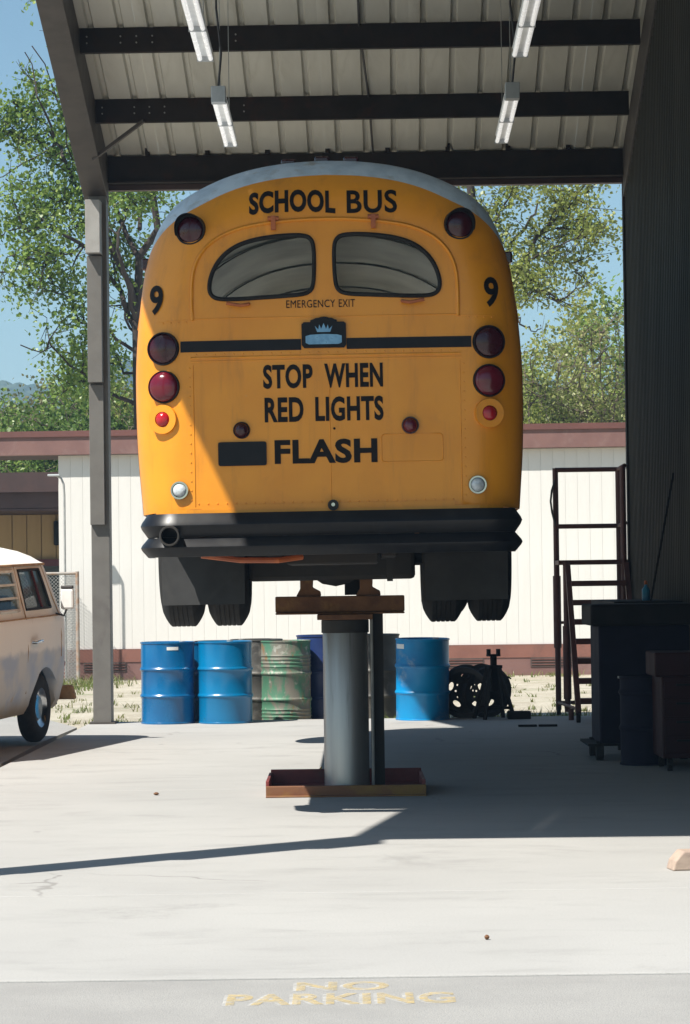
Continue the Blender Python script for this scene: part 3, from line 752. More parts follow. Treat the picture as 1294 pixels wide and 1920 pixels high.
# raised bead of the emergency exit and its hardware
arch = [(-.862, 1.985), (-.866, 2.12), (-.86, 2.28), (-.82, 2.40), (-.73, 2.50), (-.60, 2.565), (-.45, 2.602), (-.2, 2.625), (0, 2.63), (.18, 2.625), (.42, 2.60), (.57, 2.565), (.70, 2.50), (.79, 2.40), (.832, 2.28), (.838, 2.12), (.834, 1.985)]
arch = chaikin(chaikin(arch))
exit_ = bead('exit_frame', MAT['bus_yellow'], arch, .013)
bead('exit_sill', MAT['bus_yellow'], [(-.85, 1.995), (.82, 1.995)], .004, exit_)
for x in (-.335, .305):
    h = MB(); y = surf(x, 2.6); h.box((x, y-.02, 2.605), (.03, .03, .09)); h.cyl((x-.035, y-.02, 2.635), (x+.035, y-.02, 2.635), .014, 8); h.build('exit_hinge', MAT['orange_part'], exit_)
for s_, x in ((-1, -.55), (1, .53)):
    h = MB(); y = surf(x, 2.08); h.tube([(x+s_*-.05, y-.005, 2.085), (x+s_*-.05, y-.04, 2.08), (x, y-.05, 2.072), (x+s_*.09, y-.05, 2.088)], .011, 8); h.build('exit_handle', MAT['orange_part'], exit_, smooth=50)
# belt moulding, engine door seams
bead('belt_moulding', MAT['bus_yellow'], [(-.875, 1.745), (.848, 1.745)], .008)
bead('belt_moulding', MAT['bus_yellow'], [(-.875, 1.722), (.848, 1.722)], .005)
hood = strip('engine_door_sill', MAT['bus_yellow'], [(-.82, .79), (.79, .79)], .03, .012)
for pts in ([(-.862, .80), (-.862, 1.70)], [(.838, .80), (.838, 1.70)], [(.005, .80), (.005, 1.70)]):
    bead('door_seam', MAT['bus_yellow'], pts, .0035, hood)
strip('bottom_rail', MAT['bus_yellow'], [(-1.12, .763), (1.10, .763)], .03, .02)
bead('panel_seam', MAT['bus_yellow'], [(-1.09, 1.985), (-.87, 1.99)], .003); bead('panel_seam', MAT['bus_yellow'], [(.84, 1.99), (1.07, 1.985)], .003)
MB().cyl((.016, surf(.016, .79)-.05, .79), (.016, surf(.016, .79), .79), .035, 14).build('door_latch', MAT['under'], hood)
MB().cyl((.016, surf(.016, .79)-.056, .793), (.016, surf(.016, .79)-.04, .793), .012, 10).build('lock_barrel', MAT['chrome'], hood)
MB().cyl((.032, surf(.03, 1.278)-.006, 1.278), (.032, surf(.03, 1.278), 1.278), .008, 8).build('rivet', MAT['lettering'], BUS)
# black stripe and maker's badge
for a, b_ in ((-.94, -.17), (.12, .915)): strip('black_stripe', MAT['black_paint'], [(a, 1.818), (b_, 1.818)], .07, .005)
bd = [(-.165, 1.812), (-.15, 1.793), (.105, 1.793), (.118, 1.812), (.118, 1.945), (.105, 1.958), (.062, 1.958), (.06, 1.97), (.043, 1.975), (.03, 1.983), (.012, 1.984), (-.005, 1.99), (-.022, 1.992), (-.04, 1.99), (-.058, 1.984), (-.075, 1.983), (-.09, 1.975), (-.108, 1.97), (-.11, 1.958), (-.15, 1.958), (-.165, 1.945)]
badge = patch('badge', MAT['black_paint'], bd, .022, thick=.02)
crown = [(-.066, 1.893), (-.080, 1.932), (-.058, 1.910), (-.052, 1.942), (-.040, 1.912), (-.024, 1.950), (-.009, 1.912), (.003, 1.942), (.009, 1.910), (.031, 1.932), (.017, 1.893)]
patch('crown_emblem', MAT['badge_blue'], crown, .027, badge, .004)
patch('nameplate', MAT['badge_blue'], [(-.14, 1.825), (-.12, 1.815), (.07, 1.815), (.09, 1.825), (.09, 1.868), (.06, 1.876), (-.024, 1.880), (-.11, 1.876), (-.14, 1.868)], .028, badge, .005)
# lettering
def text_mesh(s, bold=.0):
    cu = bpy.data.curves.new('t', 'FONT'); cu.body = s; cu.size = 1; cu.space_character = 1.06; cu.offset = bold; cu.resolution_u = 4
    o = bpy.data.objects.new('t', cu); C.objects.link(o); dg = bpy.context.evaluated_depsgraph_get(); dg.update()
    me = bpy.data.meshes.new_from_object(o.evaluated_get(dg)); bpy.data.objects.remove(o); bpy.data.curves.remove(cu)
    v = np.array([w.co[:2] for w in me.vertices]); v = (v-v.min(0))/(v.max(0)-v.min(0))
    f = [tuple(p.vertices) for p in me.polygons]; bpy.data.meshes.remove(me); return v, f
def lettering(s, x0, z0, x1, z1, bold=.02, m=None, parent=BUS, off=.0045, arch_=0, name='lettering'):
    v, f = text_mesh(s, bold)
    vv = []
    for a, b_ in v:
        x = x0+(x1-x0)*a; z = z0+(z1-z0)*b_+arch_*(1-(2*a-1)**2)
        vv.append((x, surf(x, z)-off, z))
    me = MB().add(vv, f).mesh(name)
    if True:
        bm = bmesh.new(); bm.from_mesh(me)
        for _ in range(2): bmesh.ops.subdivide_edges(bm, edges=[e for e in bm.edges if e.calc_length() > .03], cuts=1, use_grid_fill=False)
        bmesh.ops.triangulate(bm, faces=bm.faces)
        for q in bm.verts: q.co.y = surf(q.co.x, q.co.z)-off
        bm.to_mesh(me); bm.free()
    return link_mesh(name, me, m or MAT['lettering'], parent)
lettering('SCHOOL', -.49, 2.66, .064, 2.812, .042, arch_=.016)
lettering('BUS', .137, 2.66, .46, 2.816, .022, arch_=.0)
lettering('EMERGENCY', -.26, 2.053, .052, 2.102, .0); lettering('EXIT', .075, 2.053, .178, 2.102, .0)
lettering('STOP', -.416, 1.538, -.10, 1.692, .034); lettering('WHEN', -.026, 1.538, .347, 1.692, .034)
lettering('RED', -.41, 1.325, -.162, 1.482, .034); lettering('LIGHTS', -.087, 1.325, .347, 1.482, .034)
lettering('FLASH', -.351, 1.057, .303, 1.212, .036)
lettering('9', -1.142, 2.033, -1.05, 2.228, .03, off=.007)
lettering('9', 1.004, 2.04, 1.10, 2.237, .03, off=.007)
# rivet rows
rv = MB(); rvp = [(x/100, 1.765) for x in range(-84, 84, 6)]+[(x/100, .815) for x in range(-84, 84, 6)]+[(sx_*q, z/100) for sx_, q in ((-1, .885), (1, .862)) for z in range(84, 172, 6)]
rvp += [(sx_*q, 1.975) for sx_ in (-1, 1) for q in (.90, .95, 1.0, 1.05)]
for x, z in rvp: rv.lathe([(.0065, 0), (.005, .003), (0, .004)], 6, Matrix.Translation((x, surf(x, z), z)) @ Matrix.Rotation(R(90), 4, 'X'))
tag(rv.build('rivet_rows', MAT['bus_yellow'], BUS), kind='stuff')
# lamps
def lamp(name, x, z, r, m, hood_=0, dome=.03, ring=None, ringr=1.12, ringm='black_paint', lean=True, seat_=.05):
    y = surf(x, z)
    T = Matrix.Translation((x, y+.02, z)) @ Matrix.Rotation(R(90), 4, 'X')       # local +z looks back at the camera
    if lean: T = Matrix.Translation((x, y+.02, z)) @ Matrix.Rotation(max(-.5, min(.5, (surf(x+.03, z)-surf(x-.03, z))/.06*.6)), 4, 'Z') @ Matrix.Rotation(R(90), 4, 'X')
    hb = MB().lathe([(r*ringr, -seat_), (r*ringr, .035), (r*ringr*.97, .045), (r*.98, .045), (r*.98, .02)], 32, T).build(name, MAT[ringm], BUS, smooth=40)
    MB().lathe([(r*.985, .022), (r*.985, .03)]+[(r*.985*math.cos(t), .03+dome*math.sin(t)) for t in (.3, .6, .9, 1.2, 1.45)]+[(0, .03+dome)], 28, T).build('lens', MAT[m], hb, smooth=50)
    if hood_:
        vv = []; ff = []; n = 40
        for k in range(n+1):
            a = R(-20)+R(220)*k/n; ext = hood_*(.35+.65*max(0, math.sin(a)))
            for rr_ in (r*1.10, r*1.13):
                for zz_ in (.03, .03+ext): vv.append(T @ Vector((rr_*math.cos(a), rr_*math.sin(a), zz_)))
        for k in range(n):
            a = k*4; b_ = a+4; ff += [(a, b_, b_+1, a+1), (a+2, a+3, b_+3, b_+2), (a+1, b_+1, b_+3, a+3)]
        MB().add(vv, ff).build('visor', MAT['black_paint'], hb, smooth=40)
    return hb
lamp('flasher_lamp', -.862, 2.575, .088, 'dark_lens', .09, seat_=.16); lamp('flasher_lamp', .85, 2.575, .088, 'dark_lens', .09, seat_=.16)
lamp('tail_lamp', -1.044, 1.811, .100, 'dark_lens', seat_=.12, ringr=1.07); lamp('tail_lamp', 1.021, 1.815, .100, 'dark_lens', seat_=.12, ringr=1.07)
lamp('brake_lamp', -1.044, 1.566, .100, 'red_lens', seat_=.12, ringr=1.05, dome=.05); lamp('brake_lamp', 1.018, 1.568, .100, 'red_lens', seat_=.12, ringr=1.05, dome=.05)
for x in (-1.053, 1.015):
    lamp('marker_lamp', x, 1.359, .05, 'bright_lens', ringr=1.9, ringm='bus_yellow', dome=.035, seat_=.08)
for x in (-.956, .933): lamp('backup_lamp', x, .903, .047, 'clear_lens', ringr=1.25, dome=.03, ringm='chrome', seat_=.06)
lamp('plate_lamp', -.558, 1.278, .05, 'dark_lens', dome=.05, ringr=1.08); lamp('small_lamp', .515, 1.289, .05, 'red_lens', dome=.05, ringr=1.12, ringm='dark_lens')
def rrect(x0, z0, x1, z1, r, n=4):
    p = []
    for cx, cz, a0 in ((x1-r, z1-r, 0), (x0+r, z1-r, 90), (x0+r, z0+r, 180), (x1-r, z0+r, 270)):
        for k in range(n+1): a = R(a0+90*k/n); p.append((cx+r*math.cos(a), cz+r*math.sin(a)))
    return p
patch('licence_plate', MAT['black_paint'], rrect(-.71, 1.052, -.402, 1.204, .014), .014, thick=.012)
bead('plate_recess', MAT['bus_yellow'], rrect(.33, 1.06, .72, 1.235, .02), .0035, closed=True)
# roof and corner marker lights
for x in (-.24, -.02, .17):
    z = [q for p_, q in halfd if p_ >= abs(x)][0]
    MB().box((x, surf(x, z, 0)+.0, z+.008), (.1, .06, .05)).build('clearance_lamp', MAT['dark_lens'], BUS, bevel=.015)
for s_ in (-1, 1): MB().box((s_*1.18, .45, 2.40), (.06, .09, .075)).build('corner_lamp', MAT['dark_lens'], BUS, bevel=.012)
for s_ in (-1, 1):
    MB().tube([(s_*1.185, .5, 2.36), (s_*1.245, .55, 1.98)], .012, 6).build('side_moulding', MAT['bus_yellow'], BUS)
    for z in (1.42, 1.62): MB().bb((s_*1.232, .9, z), (s_*1.252, 8.2, z+.06)).build('rub_rail', MAT['black_paint'], BUS)
# bumper: two stacked ribs wrapped round the corners
def bumper(z0, z1, name):
    path = []
    for k in range(-20, 21): path.append((k/20*.965, -.08+.02*(k/20)**2))
    rr_ = .2; end = [(.965+rr_*math.sin(t), -.06+rr_*(1-math.cos(t))) for t in [R(q) for q in (12, 25, 38, 50, 62, 74, 84)]]
    path = [(-x, y) for x, y in reversed(end)]+path+end
    path = [(-1.18, .45)]+path+[(1.18, .45)]
    h = z1-z0; prof = [(-.03, 0), (.012, .0), (.05, .36*h), (.058, .5*h), (.05, .64*h), (.012, h), (-.03, h)]
    vv = []; n = len(path)
    for i, (x, y) in enumerate(path):
        a = Vector(path[max(i-1, 0)]); b_ = Vector(path[min(i+1, n-1)]); t = (b_-a).normalized(); nr = Vector((t.y, -t.x))
        for o_, z in prof: vv.append((x+nr.x*o_, y+nr.y*o_, z0+z))
    m_ = len(prof); ff = [(i*m_+k, (i+1)*m_+k, (i+1)*m_+k+1, i*m_+k+1) for i in range(n-1) for k in range(m_-1)]
    return MB().add(vv, ff).build(name, MAT['gloss_black'], BUS, smooth=32)
bumper(.603, .752, 'bumper'); bumper(.478, .600, 'bumper')
MB().lathe([(.052, -.3), (.052, .0), (.062, .0), (.066, -.03), (.066, -.4)], 24, Matrix.Translation((-1.02, -.16, .612)) @ Matrix.Rotation(R(90), 4, 'X'), False).build('exhaust_pipe', MAT['under'], BUS, smooth=40)

# ------------------------------------------------------------------ in-ground bus lift
LF = empty('bus_lift', (-.01, 19.30, 0), 0, 'steel in-ground lift post with rusty saddle holding up the bus', 'lift')
MB().lathe([(.163, .0), (.163, 1.17), (.155, 1.185), (.155, 1.25)], 48).build('plunger', MAT['plunger'], LF, smooth=40)
MB().lathe([(.172, 1.15), (.172, 1.24), (.16, 1.245)], 40).build('collar', MAT['under'], LF, smooth=40)
mb = MB(); mb.bb((-.50, -.11, 1.30), (.43, .11, 1.415)); mb.bb((-.50, -.14, 1.285), (.43, .14, 1.299)); sad = mb.build('saddle_beam', MAT['rusty'], LF, bevel=.008)
MB().bb((-.2, -.18, 1.245), (.2, .18, 1.284)).build('saddle_plate', MAT['rusty'], LF, bevel=.006)
for x in (-.26, .17):
    mb = MB(); mb.prism([(-.09, 1.416), (.09, 1.416), (.085, 1.45), (.03, 1.48), (.035, 1.56), (-.06, 1.56), (-.06, 1.47)], lambda a, b_, d: (x+a, d, b_), -.08, .08); mb.build('axle_adapter', MAT['rusty'], LF, bevel=.006)
mb = MB(); mb.bb((.0, .15, 1.42), (.13, .3, 1.72)); mb.build('axle_block', MAT['under'], LF)
MB().bb((.20, .06, .0), (.275, .13, 1.29)).build('safety_leg', MAT['under'], LF)
MB().cyl((.19, -.02, 0), (.19, -.02, 1.28), .012, 8).build('guide_rod', MAT['galv'], LF)
mb = MB(); mb.bb((-.575, -.40, .0), (.56, -.34, .075)); mb.bb((-.575, -.46, .0), (.56, -.401, .012)); mb.build('pit_rail', MAT['pit_edge'], LF, bevel=.004)
mb = MB(); mb.bb((-.565, .52, .0), (.55, .56, .13)); mb.build('pit_rail', MAT['pit_red'], LF, bevel=.004)
for x in (-.565, .545):
    mb = MB(); mb.bb((x-.012, -.339, .0), (x+.012, .519, .11)); mb.build('pit_side', MAT['pit_red'], LF, bevel=.004)
MB().bb((-.55, -.335, .002), (.53, .515, .03)).build('pit_plate', MAT['pit_red'], LF)

# ------------------------------------------------------------------ oil drums
def drum(name, loc, mname, label, rz=0, tilt=(0, 0), ribbed_=False, lid='in', group='oil drums along the slab edge', h=.885, r=.29, s=1):
    D = empty(name, loc, rz, label, 'drum', group); D.rotation_euler = (tilt[0], tilt[1], rz)
    def hoop(z, p=.014): return [(r, z-.03), (r+p*.4, z-.018), (r+p, z-.006), (r+p, z+.006), (r+p*.4, z+.018), (r, z+.03)]
    prof = [(r-.02, 0.006), (r+.006, .0), (r+.008, .014), (r, .02)]
    if ribbed_:
        for z in (.07, .11, .15, .19): prof += [(r, z-.014), (r+.007, z), (r, z+.014)]
    prof += hoop(.30)+hoop(.59)
    if ribbed_:
        for z in (.67, .71, .75, .79): prof += [(r, z-.014), (r+.007, z), (r, z+.014)]
    prof += [(r, h-.02), (r+.008, h-.014), (r+.008, h), (r-.004, h+.003), (r-.012, h-.004), (r-.012, h-.02)]
    MB().lathe([(a*s, b_*s) for a, b_ in prof], 56).build('shell', MAT[mname], D, smooth=28)
    l = MB().lathe([((r-.012)*s, (h-.021)*s), ((r-.02)*s, (h-.019)*s), (.05, (h-.012)*s), (0, (h-.012)*s)], 40).build('lid', MAT[mname], D, smooth=28)
    MB().cyl((.17, 0, h-.018), (.17, 0, h+.004), .035, 12).build('bung', MAT['galv'], l)
    MB().cyl((-.2, 0, h-.018), (-.2, 0, h), .018, 10).build('bung', MAT['galv'], l)
    return D
drum('oil_drum', (-1.955, 29.12, 0), 'blue_drum', 'bright blue steel drum nearest the grey column, with a white label strip', .4)
drum('oil_drum', (-1.325, 29.05, 0), 'blue_drum_clean', 'bright blue steel drum between the column-side drum and the green one', 1.3)
drum('oil_drum', (-1.72, 29.75, -.09), 'blue_drum', 'blue drum mostly hidden behind the gap of the two front blue drums', 2, s=1.02, h=.94)
drum('oil_drum', (-1.42, 30.0, -.09), 'dark_drum', 'dark drum hidden behind the second blue drum, only its top showing', 1, h=.96)
drum('oil_drum', (-1.02, 30.15, -.09), 'dark_drum', 'scuffed grey-black drum just left of the green drum', 3, h=.97)
drum('oil_drum', (-.70, 30.0, -.09), 'green_drum', 'weathered green and grey drum with extra ribs', 2.2, ribbed_=True, h=.955)
drum('oil_drum', (-.28, 30.5, -.09), 'navy_drum', 'dark navy drum beside the lift post, behind the green drum', 1.2, h=1.0)
drum('oil_drum', (.31, 30.6, -.09), 'dark_drum', 'dark drum partly hidden behind the right edge of the lift post', 1.2, h=1.0)
drum('oil_drum', (.82, 29.22, 0), 'blue_drum_worn', 'scuffed blue drum standing alone right of the lift post', .5, (.02, 0))
# white label strips on two drums
def drum_sticker(name, c, r, a0, a1, z0, z1, parent_label):
    vv = []; n = 10
    for k in range(n+1):
        a = a0+(a1-a0)*k/n
        for z in (z0, z1): vv.append((c[0]+r*math.cos(a), c[1]+r*math.sin(a), z))
    return MB().add(vv, [(2*k, 2*k+2, 2*k+3, 2*k+1) for k in range(n)])
dr = [o for o in C.objects if o.name.startswith('oil_drum')]
for d_, (a0, a1, z0, z1) in ((dr[0], (R(-88), R(-63), .80, .835)), (dr[-1], (R(-165), R(-135), .78, .83))):
    rz = d_.rotation_euler.z
    drum_sticker('label_strip', (0, 0), .2925, a0-rz, a1-rz, z0, z1, '').build('label_strip', MAT['white_enamel'], d_)

# ------------------------------------------------------------------ spare wheels and jack stand
def disc_wheel(name, loc, rot, label):
    Wd = empty(name, loc, 0, label, 'wheel', 'bare truck wheels by the blue drum'); Wd.rotation_euler = rot
    T = Matrix.Rotation(R(90), 4, 'X')
    MB().lathe([(.235, -.1), (.285, -.105), (.29, -.09), (.25, -.075), (.24, .0), (.25, .075), (.29, .09), (.285, .105), (.235, .1)], 40, T, False).build('rim', MAT['wheel_dark'], Wd, smooth=35)
    outer = [(.24*math.cos(a), .24*math.sin(a)) for a in [2*math.pi*k/40 for k in range(40)]]
    holes = [[(.085*math.cos(a), .085*math.sin(a)) for a in [2*math.pi*k/20 for k in range(20)]]]
    for q in range(5):
        b0 = 2*math.pi*q/5+.3
        c_ = (.172*math.cos(b0), .172*math.sin(b0)); h = []
        for k in range(14):
            a = 2*math.pi*k/14; u, w = .026*math.cos(a), .048*math.sin(a)
            h.append((c_[0]+u*math.cos(b0)-w*math.sin(b0), c_[1]+u*math.sin(b0)+w*math.cos(b0)))
        holes.append(h)
    for q in range(10):
        b0 = 2*math.pi*q/10; holes.append([(.115*math.cos(b0)+.011*math.cos(a), .115*math.sin(b0)+.011*math.sin(a)) for a in [2*math.pi*k/8 for k in range(8)]])
    Vd, Fd = cdt([outer]+holes, [], holes)
    dome = lambda x, z: .05-.35*max(0, math.hypot(x, z)-.12)
    MB().add([(x, dome(x, z), z) for x, z in Vd], Fd).build('disc', MAT['wheel_dark'], Wd)
    return Wd
disc_wheel('truck_wheel', (1.30, 29.45, .287), (R(6), 0, R(-12)), 'dark steel truck wheel with hand holes leaning beside the blue drum')
disc_wheel('truck_wheel', (1.52, 29.62, .285), (R(8), 0, R(25)), 'second dark truck wheel tucked behind the jack stand')
JS = empty('jack_stand', (1.60, 29.15, 0), .3, 'dark steel jack stand on splayed legs beside the truck wheels', 'jack stand')
for sx_ in (-1, 1):
    for sy_ in (-1, 1):
        MB().beam((sx_*.17, sy_*.17, 0), (sx_*.045, sy_*.045, .57), .035, .035).build('leg', MAT['machine_dark'], JS)
MB().bb((-.075, -.075, .55), (.075, .075, .585)).build('collar', MAT['machine_dark'], JS)
mb = MB(); mb.bb((-.028, -.028, .3), (.028, .028, .68)); mb.bb((-.07, -.035, .68), (.07, .035, .705)); mb.build('ratchet_bar', MAT['machine_dark'], JS)
for q in (-1, 1): MB().bb((q*.07, -.03, .705), (q*.042, .03, .76)).build('saddle_horn', MAT['machine_dark'], JS)
for a_, b_ in (((-.145, -.145), (.145, -.145)), ((-.145, .145), (.145, .145)), ((-.145, -.145), (-.145, .145)), ((.145, -.145), (.145, .145))):
    MB().beam((a_[0], a_[1], .12), (b_[0], b_[1], .12), .02, .025).build('tie_bar', MAT['machine_dark'], JS)
MB().beam((.05, -.05, .5), (.14, -.16, .44), .015, .015).build('lever', MAT['machine_dark'], JS)
tag(MB().bb((1.74, 28.98, .0), (1.99, 29.16, .085)).build('timber_block', MAT['machine_dark'], bevel=.008), 'short dark timber block on the slab right of the jack stand', 'block')
for i, (x0, x1) in enumerate(((1.755, 1.945), (1.965, 2.155))):
    tag(MB().bb((x0, 27.45, .0), (x1, 27.53, .022)).build('steel_bar', MAT['machine_dark'], bevel=.004), ('left', 'right')[i]+' one of two flat dark bars lying on the floor by the rolling stairs', 'bar', 'flat bars on the floor')

# ------------------------------------------------------------------ rolling platform stairs against the wall
ST = empty('rolling_stairs', (2.35, 28.1, 0), 0, 'dark brown rolling platform stairs with guard rails against the metal wall', 'stairs')
def bar(p0, p1, r=.03, name='rail', n=8): return MB().cyl(p0, p1, r, n).build(name, MAT['ladder_brown'], ST, smooth=50)
PZ = 1.70
for x, y, h in ((0.0, 1.62, 2.75), (.70, 1.62, 2.75), (.06, 1.12, PZ), (.70, 1.12, 2.75)): bar((x, y, .06), (x, y, h), .032, 'post')
for z in (2.73, 2.10): bar((0, 1.62, z), (.70, 1.62, z), .026); bar((.70, 1.62, z), (.72, 1.12, z+.02), .024)
MB().bb((-.02, 1.1, PZ-.03), (.74, 1.66, PZ+.02)).build('platform', MAT['ladder_brown'], ST, bevel=.004)
for x in (.08, .72):
    MB().beam((x, 1.12, PZ-.03), (x, .0, .10), .055, .08).build('stringer', MAT['ladder_brown'], ST)
for k in range(7):
    t = (k+1)/7.6; y = 1.12-1.12*t; z = PZ-.03-(PZ-.13)*t
    mb = MB(); mb.bb((.10, y-.09, z-.03), (.70, y+.09, z+.03)); mb.build('step', MAT['ladder_brown'], ST, bevel=.004)
bar((0, 1.62, 1.03), (.70, 1.62, 1.03), .016, 'brace'); bar((0, 1.62, .14), (.70, 1.62, .14), .02, 'brace'); bar((0, 1.62, .14), (.08, .05, .14), .018, 'brace'); bar((.70, 1.62, .14), (.72, .05, .14), .018, 'brace')
bar((.05, .56, .12), (.05, .56, .0), .03, 'foot')
MB().tube([(-.005, 1.6, 2.62), (-.045, 1.58, 2.5), (-.06, 1.57, 2.38), (-.045, 1.58, 2.26), (-.005, 1.6, 2.1)], .013, 6).build('hose_loop', MAT['cable'], ST, smooth=50)
for x, y in ((0, 1.62), (.70, 1.62), (.08, .02), (.72, .02)):
    MB().cyl((x-.02, y, .055), (x+.02, y, .055), .055, 14).build('caster', MAT['rubber'], ST, smooth=40)
for x, z0, z1 in ((0, .75, 1.55), (.06, .2, 1.0)):   # clamp sleeves on the posts
    MB().cyl((x, 1.62 if x == 0 else 1.12, z0-.0), (x, 1.62 if x == 0 else 1.12, z1), .045, 10).build('sleeve', MAT['ladder_brown'], ST, smooth=50)

# ------------------------------------------------------------------ workshop gear along the dark wall
PW = empty('parts_washer', (2.46, 22.6, 0), 0, 'dark parts washer cabinet with overhanging lid on wheels by the wall', 'parts washer')
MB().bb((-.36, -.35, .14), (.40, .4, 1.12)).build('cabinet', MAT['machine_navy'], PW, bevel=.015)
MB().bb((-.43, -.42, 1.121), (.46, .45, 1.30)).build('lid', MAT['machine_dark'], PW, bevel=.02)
for x in (-.36, .34):
    for y in (-.3, .3): MB().cyl((x-.03, y, .08), (x+.03, y, .08), .08, 16).build('caster', MAT['rubber'], PW, smooth=40)
MB().bb((-.46, -.36, .12), (.42, .42, .1399)).build('base', MAT['machine_dark'], PW)
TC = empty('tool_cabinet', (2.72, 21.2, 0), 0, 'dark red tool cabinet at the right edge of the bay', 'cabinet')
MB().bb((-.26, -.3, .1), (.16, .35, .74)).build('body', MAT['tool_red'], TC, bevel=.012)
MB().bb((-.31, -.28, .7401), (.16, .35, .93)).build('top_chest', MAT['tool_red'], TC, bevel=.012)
for k in range(4):
    d_ = MB().bb((-.24, -.315, .14+k*.145), (.145, -.301, .27+k*.145)).build('drawer', MAT['tool_red'], TC, bevel=.004)
    MB().bb((-.15, -.34, .235+k*.145), (.06, -.316, .25+k*.145)).build('handle', MAT['machine_dark'], d_)
for x in (-.2, .1):
    for y in (-.25, .3): MB().cyl((x-.02, y, .05), (x+.02, y, .05), .05, 12).build('caster', MAT['rubber'], TC)
drum('grease_drum', (2.42, 21.75, 0), 'machine_navy', 'dark navy grease drum standing in the shade between washer and red cabinet', 0, group='workshop drums', h=.72, r=.2)
WB = empty('workbench', (2.78, 24.6, 0), 0, 'dark workbench against the metal wall behind the parts washer', 'workbench')
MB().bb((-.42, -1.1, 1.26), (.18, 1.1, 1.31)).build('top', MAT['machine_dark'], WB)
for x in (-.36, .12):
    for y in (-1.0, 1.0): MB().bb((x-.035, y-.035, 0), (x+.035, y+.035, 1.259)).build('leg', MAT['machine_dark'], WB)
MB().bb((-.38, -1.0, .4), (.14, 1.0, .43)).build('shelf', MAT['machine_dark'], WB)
BT = empty('spray_bottle', (2.72, 24.2, 1.311), 0, 'small bright blue bottle standing on the dark workbench', 'bottle')
MB().lathe([(.035, 0), (.037, .01), (.037, .1), (.015, .13), (.012, .145)], 14).build('body', MAT['bottle_blue'], BT, smooth=40)
MB().lathe([(.016, .146), (.016, .175), (.01, .18)], 12).build('cap', MAT['orange_part'], BT, smooth=40)
tag(MB().cyl((2.66, 23.3, 1.31), (2.95, 23.9, 2.45), .010, 8).build('leaning_rod', MAT['machine_dark']), 'thin dark rod leaning against the ribbed metal wall', 'rod')
CH = MB(); CH.prism([(-.14, 0), (.16, 0), (.16, .10), (-.08, .10), (-.125, .05)], lambda a, b_, d: (a, d, b_), -.07, .07)
o = CH.build('wheel_chock', MAT['wood'], bevel=.008); o.location = (1.80, 13.92, .0); o.rotation_euler = (0, 0, R(8))
tag(o, 'pinkish weathered wooden wheel chock on the sunny concrete at the right edge', 'chock')
tag(MB().prism([(-.05, 0), (.0, .10), (.03, .12), (.05, 0)], lambda a, b_, d: (-.22+a*.6, 20.3+d, b_), -.01, .01).build('yellow_rag', pm('rag', (.5, .33, .10), None, 9, .9)), 'small yellowish scrap standing behind the lift pit frame', 'rag')
for i, (px, py, l_) in enumerate(((293, 1491, .022), (913, 1762, .012))):
    p = at(px, py, 18); t_ = EYE/(EYE-p.z)
    q = Vector((p.x*t_, p.y*t_, 0))
    tag(MB().lathe([(0, 0), (l_*.7, .004), (l_, .012), (l_*.5, .02), (0, .022)], 7, Matrix.Translation(q)).build('pebble', MAT['rusty']), ('rust-red pebble on the concrete left of the lift', 'tiny dark pebble on the pale concrete near the front joint')[i], 'pebble')

# ------------------------------------------------------------------ strip lights hung under the roof
def strip_light(x, y0, y1, z, label, yaw):
    Lt = empty('strip_light', (x, y0, z), yaw, label, 'light', 'fluorescent strip lights under the roof'); L_ = y1-y0
    mb = MB(); mb.prism([(-.035, .03), (.035, .03), (.06, .075), (-.06, .075)], lambda a, b_, d: (a, d, b_), .0, L_); mb.build('housing', MAT['white_enamel'], Lt)
    for q in (-1, 1): MB().cyl((q*.043, .03, .012), (q*.043, L_-.03, .012), .019, 12).build('tube', MAT['tube_white'], Lt, smooth=50)
    for yy in (.0, L_/2-.02, L_-.03):
        MB().bb((-.066, yy, -.008), (.066, yy+.028, .0295)).build('lamp_holder', MAT['grey_box'], Lt)
    MB().bb((-.062, -.13, -.02), (.062, -.002, .12)).build('junction_box', MAT['grey_box'], Lt, bevel=.004)
    zt = EAVE+SL*min(29.25-y0, 16-(29.25-y0))-z-.02
    MB().tube([(0, -.08, .12), (.03, -.14, .4), (-.01, -.12, .8), (.01, -.1, zt)], .011, 6).build('power_cord', MAT['cable'], Lt, smooth=50)
    for yy in (.25, L_-.25):
        MB().cyl((0, yy, .07), (0, yy, EAVE+SL*min(29.25-y0-yy, 16-29.25+y0+yy)-z-.01), .004, 5).build('hanger', MAT['galv'], Lt)
zl = 5.70
strip_light(-1.05, 23.1, 25.45, zl, 'white strip light hanging left of the bus roof, farther one of the left row', .0)
strip_light(-1.07, 18.9, 21.25, zl, 'white strip light at top left, nearer one of the left row', .0)
strip_light(1.50, 23.1, 25.45, zl, 'white strip light hanging right of the bus roof, farther one of the right row', -.02)
strip_light(1.40, 18.9, 21.25, zl, 'white strip light at top right, nearer one of the right row', -.02)

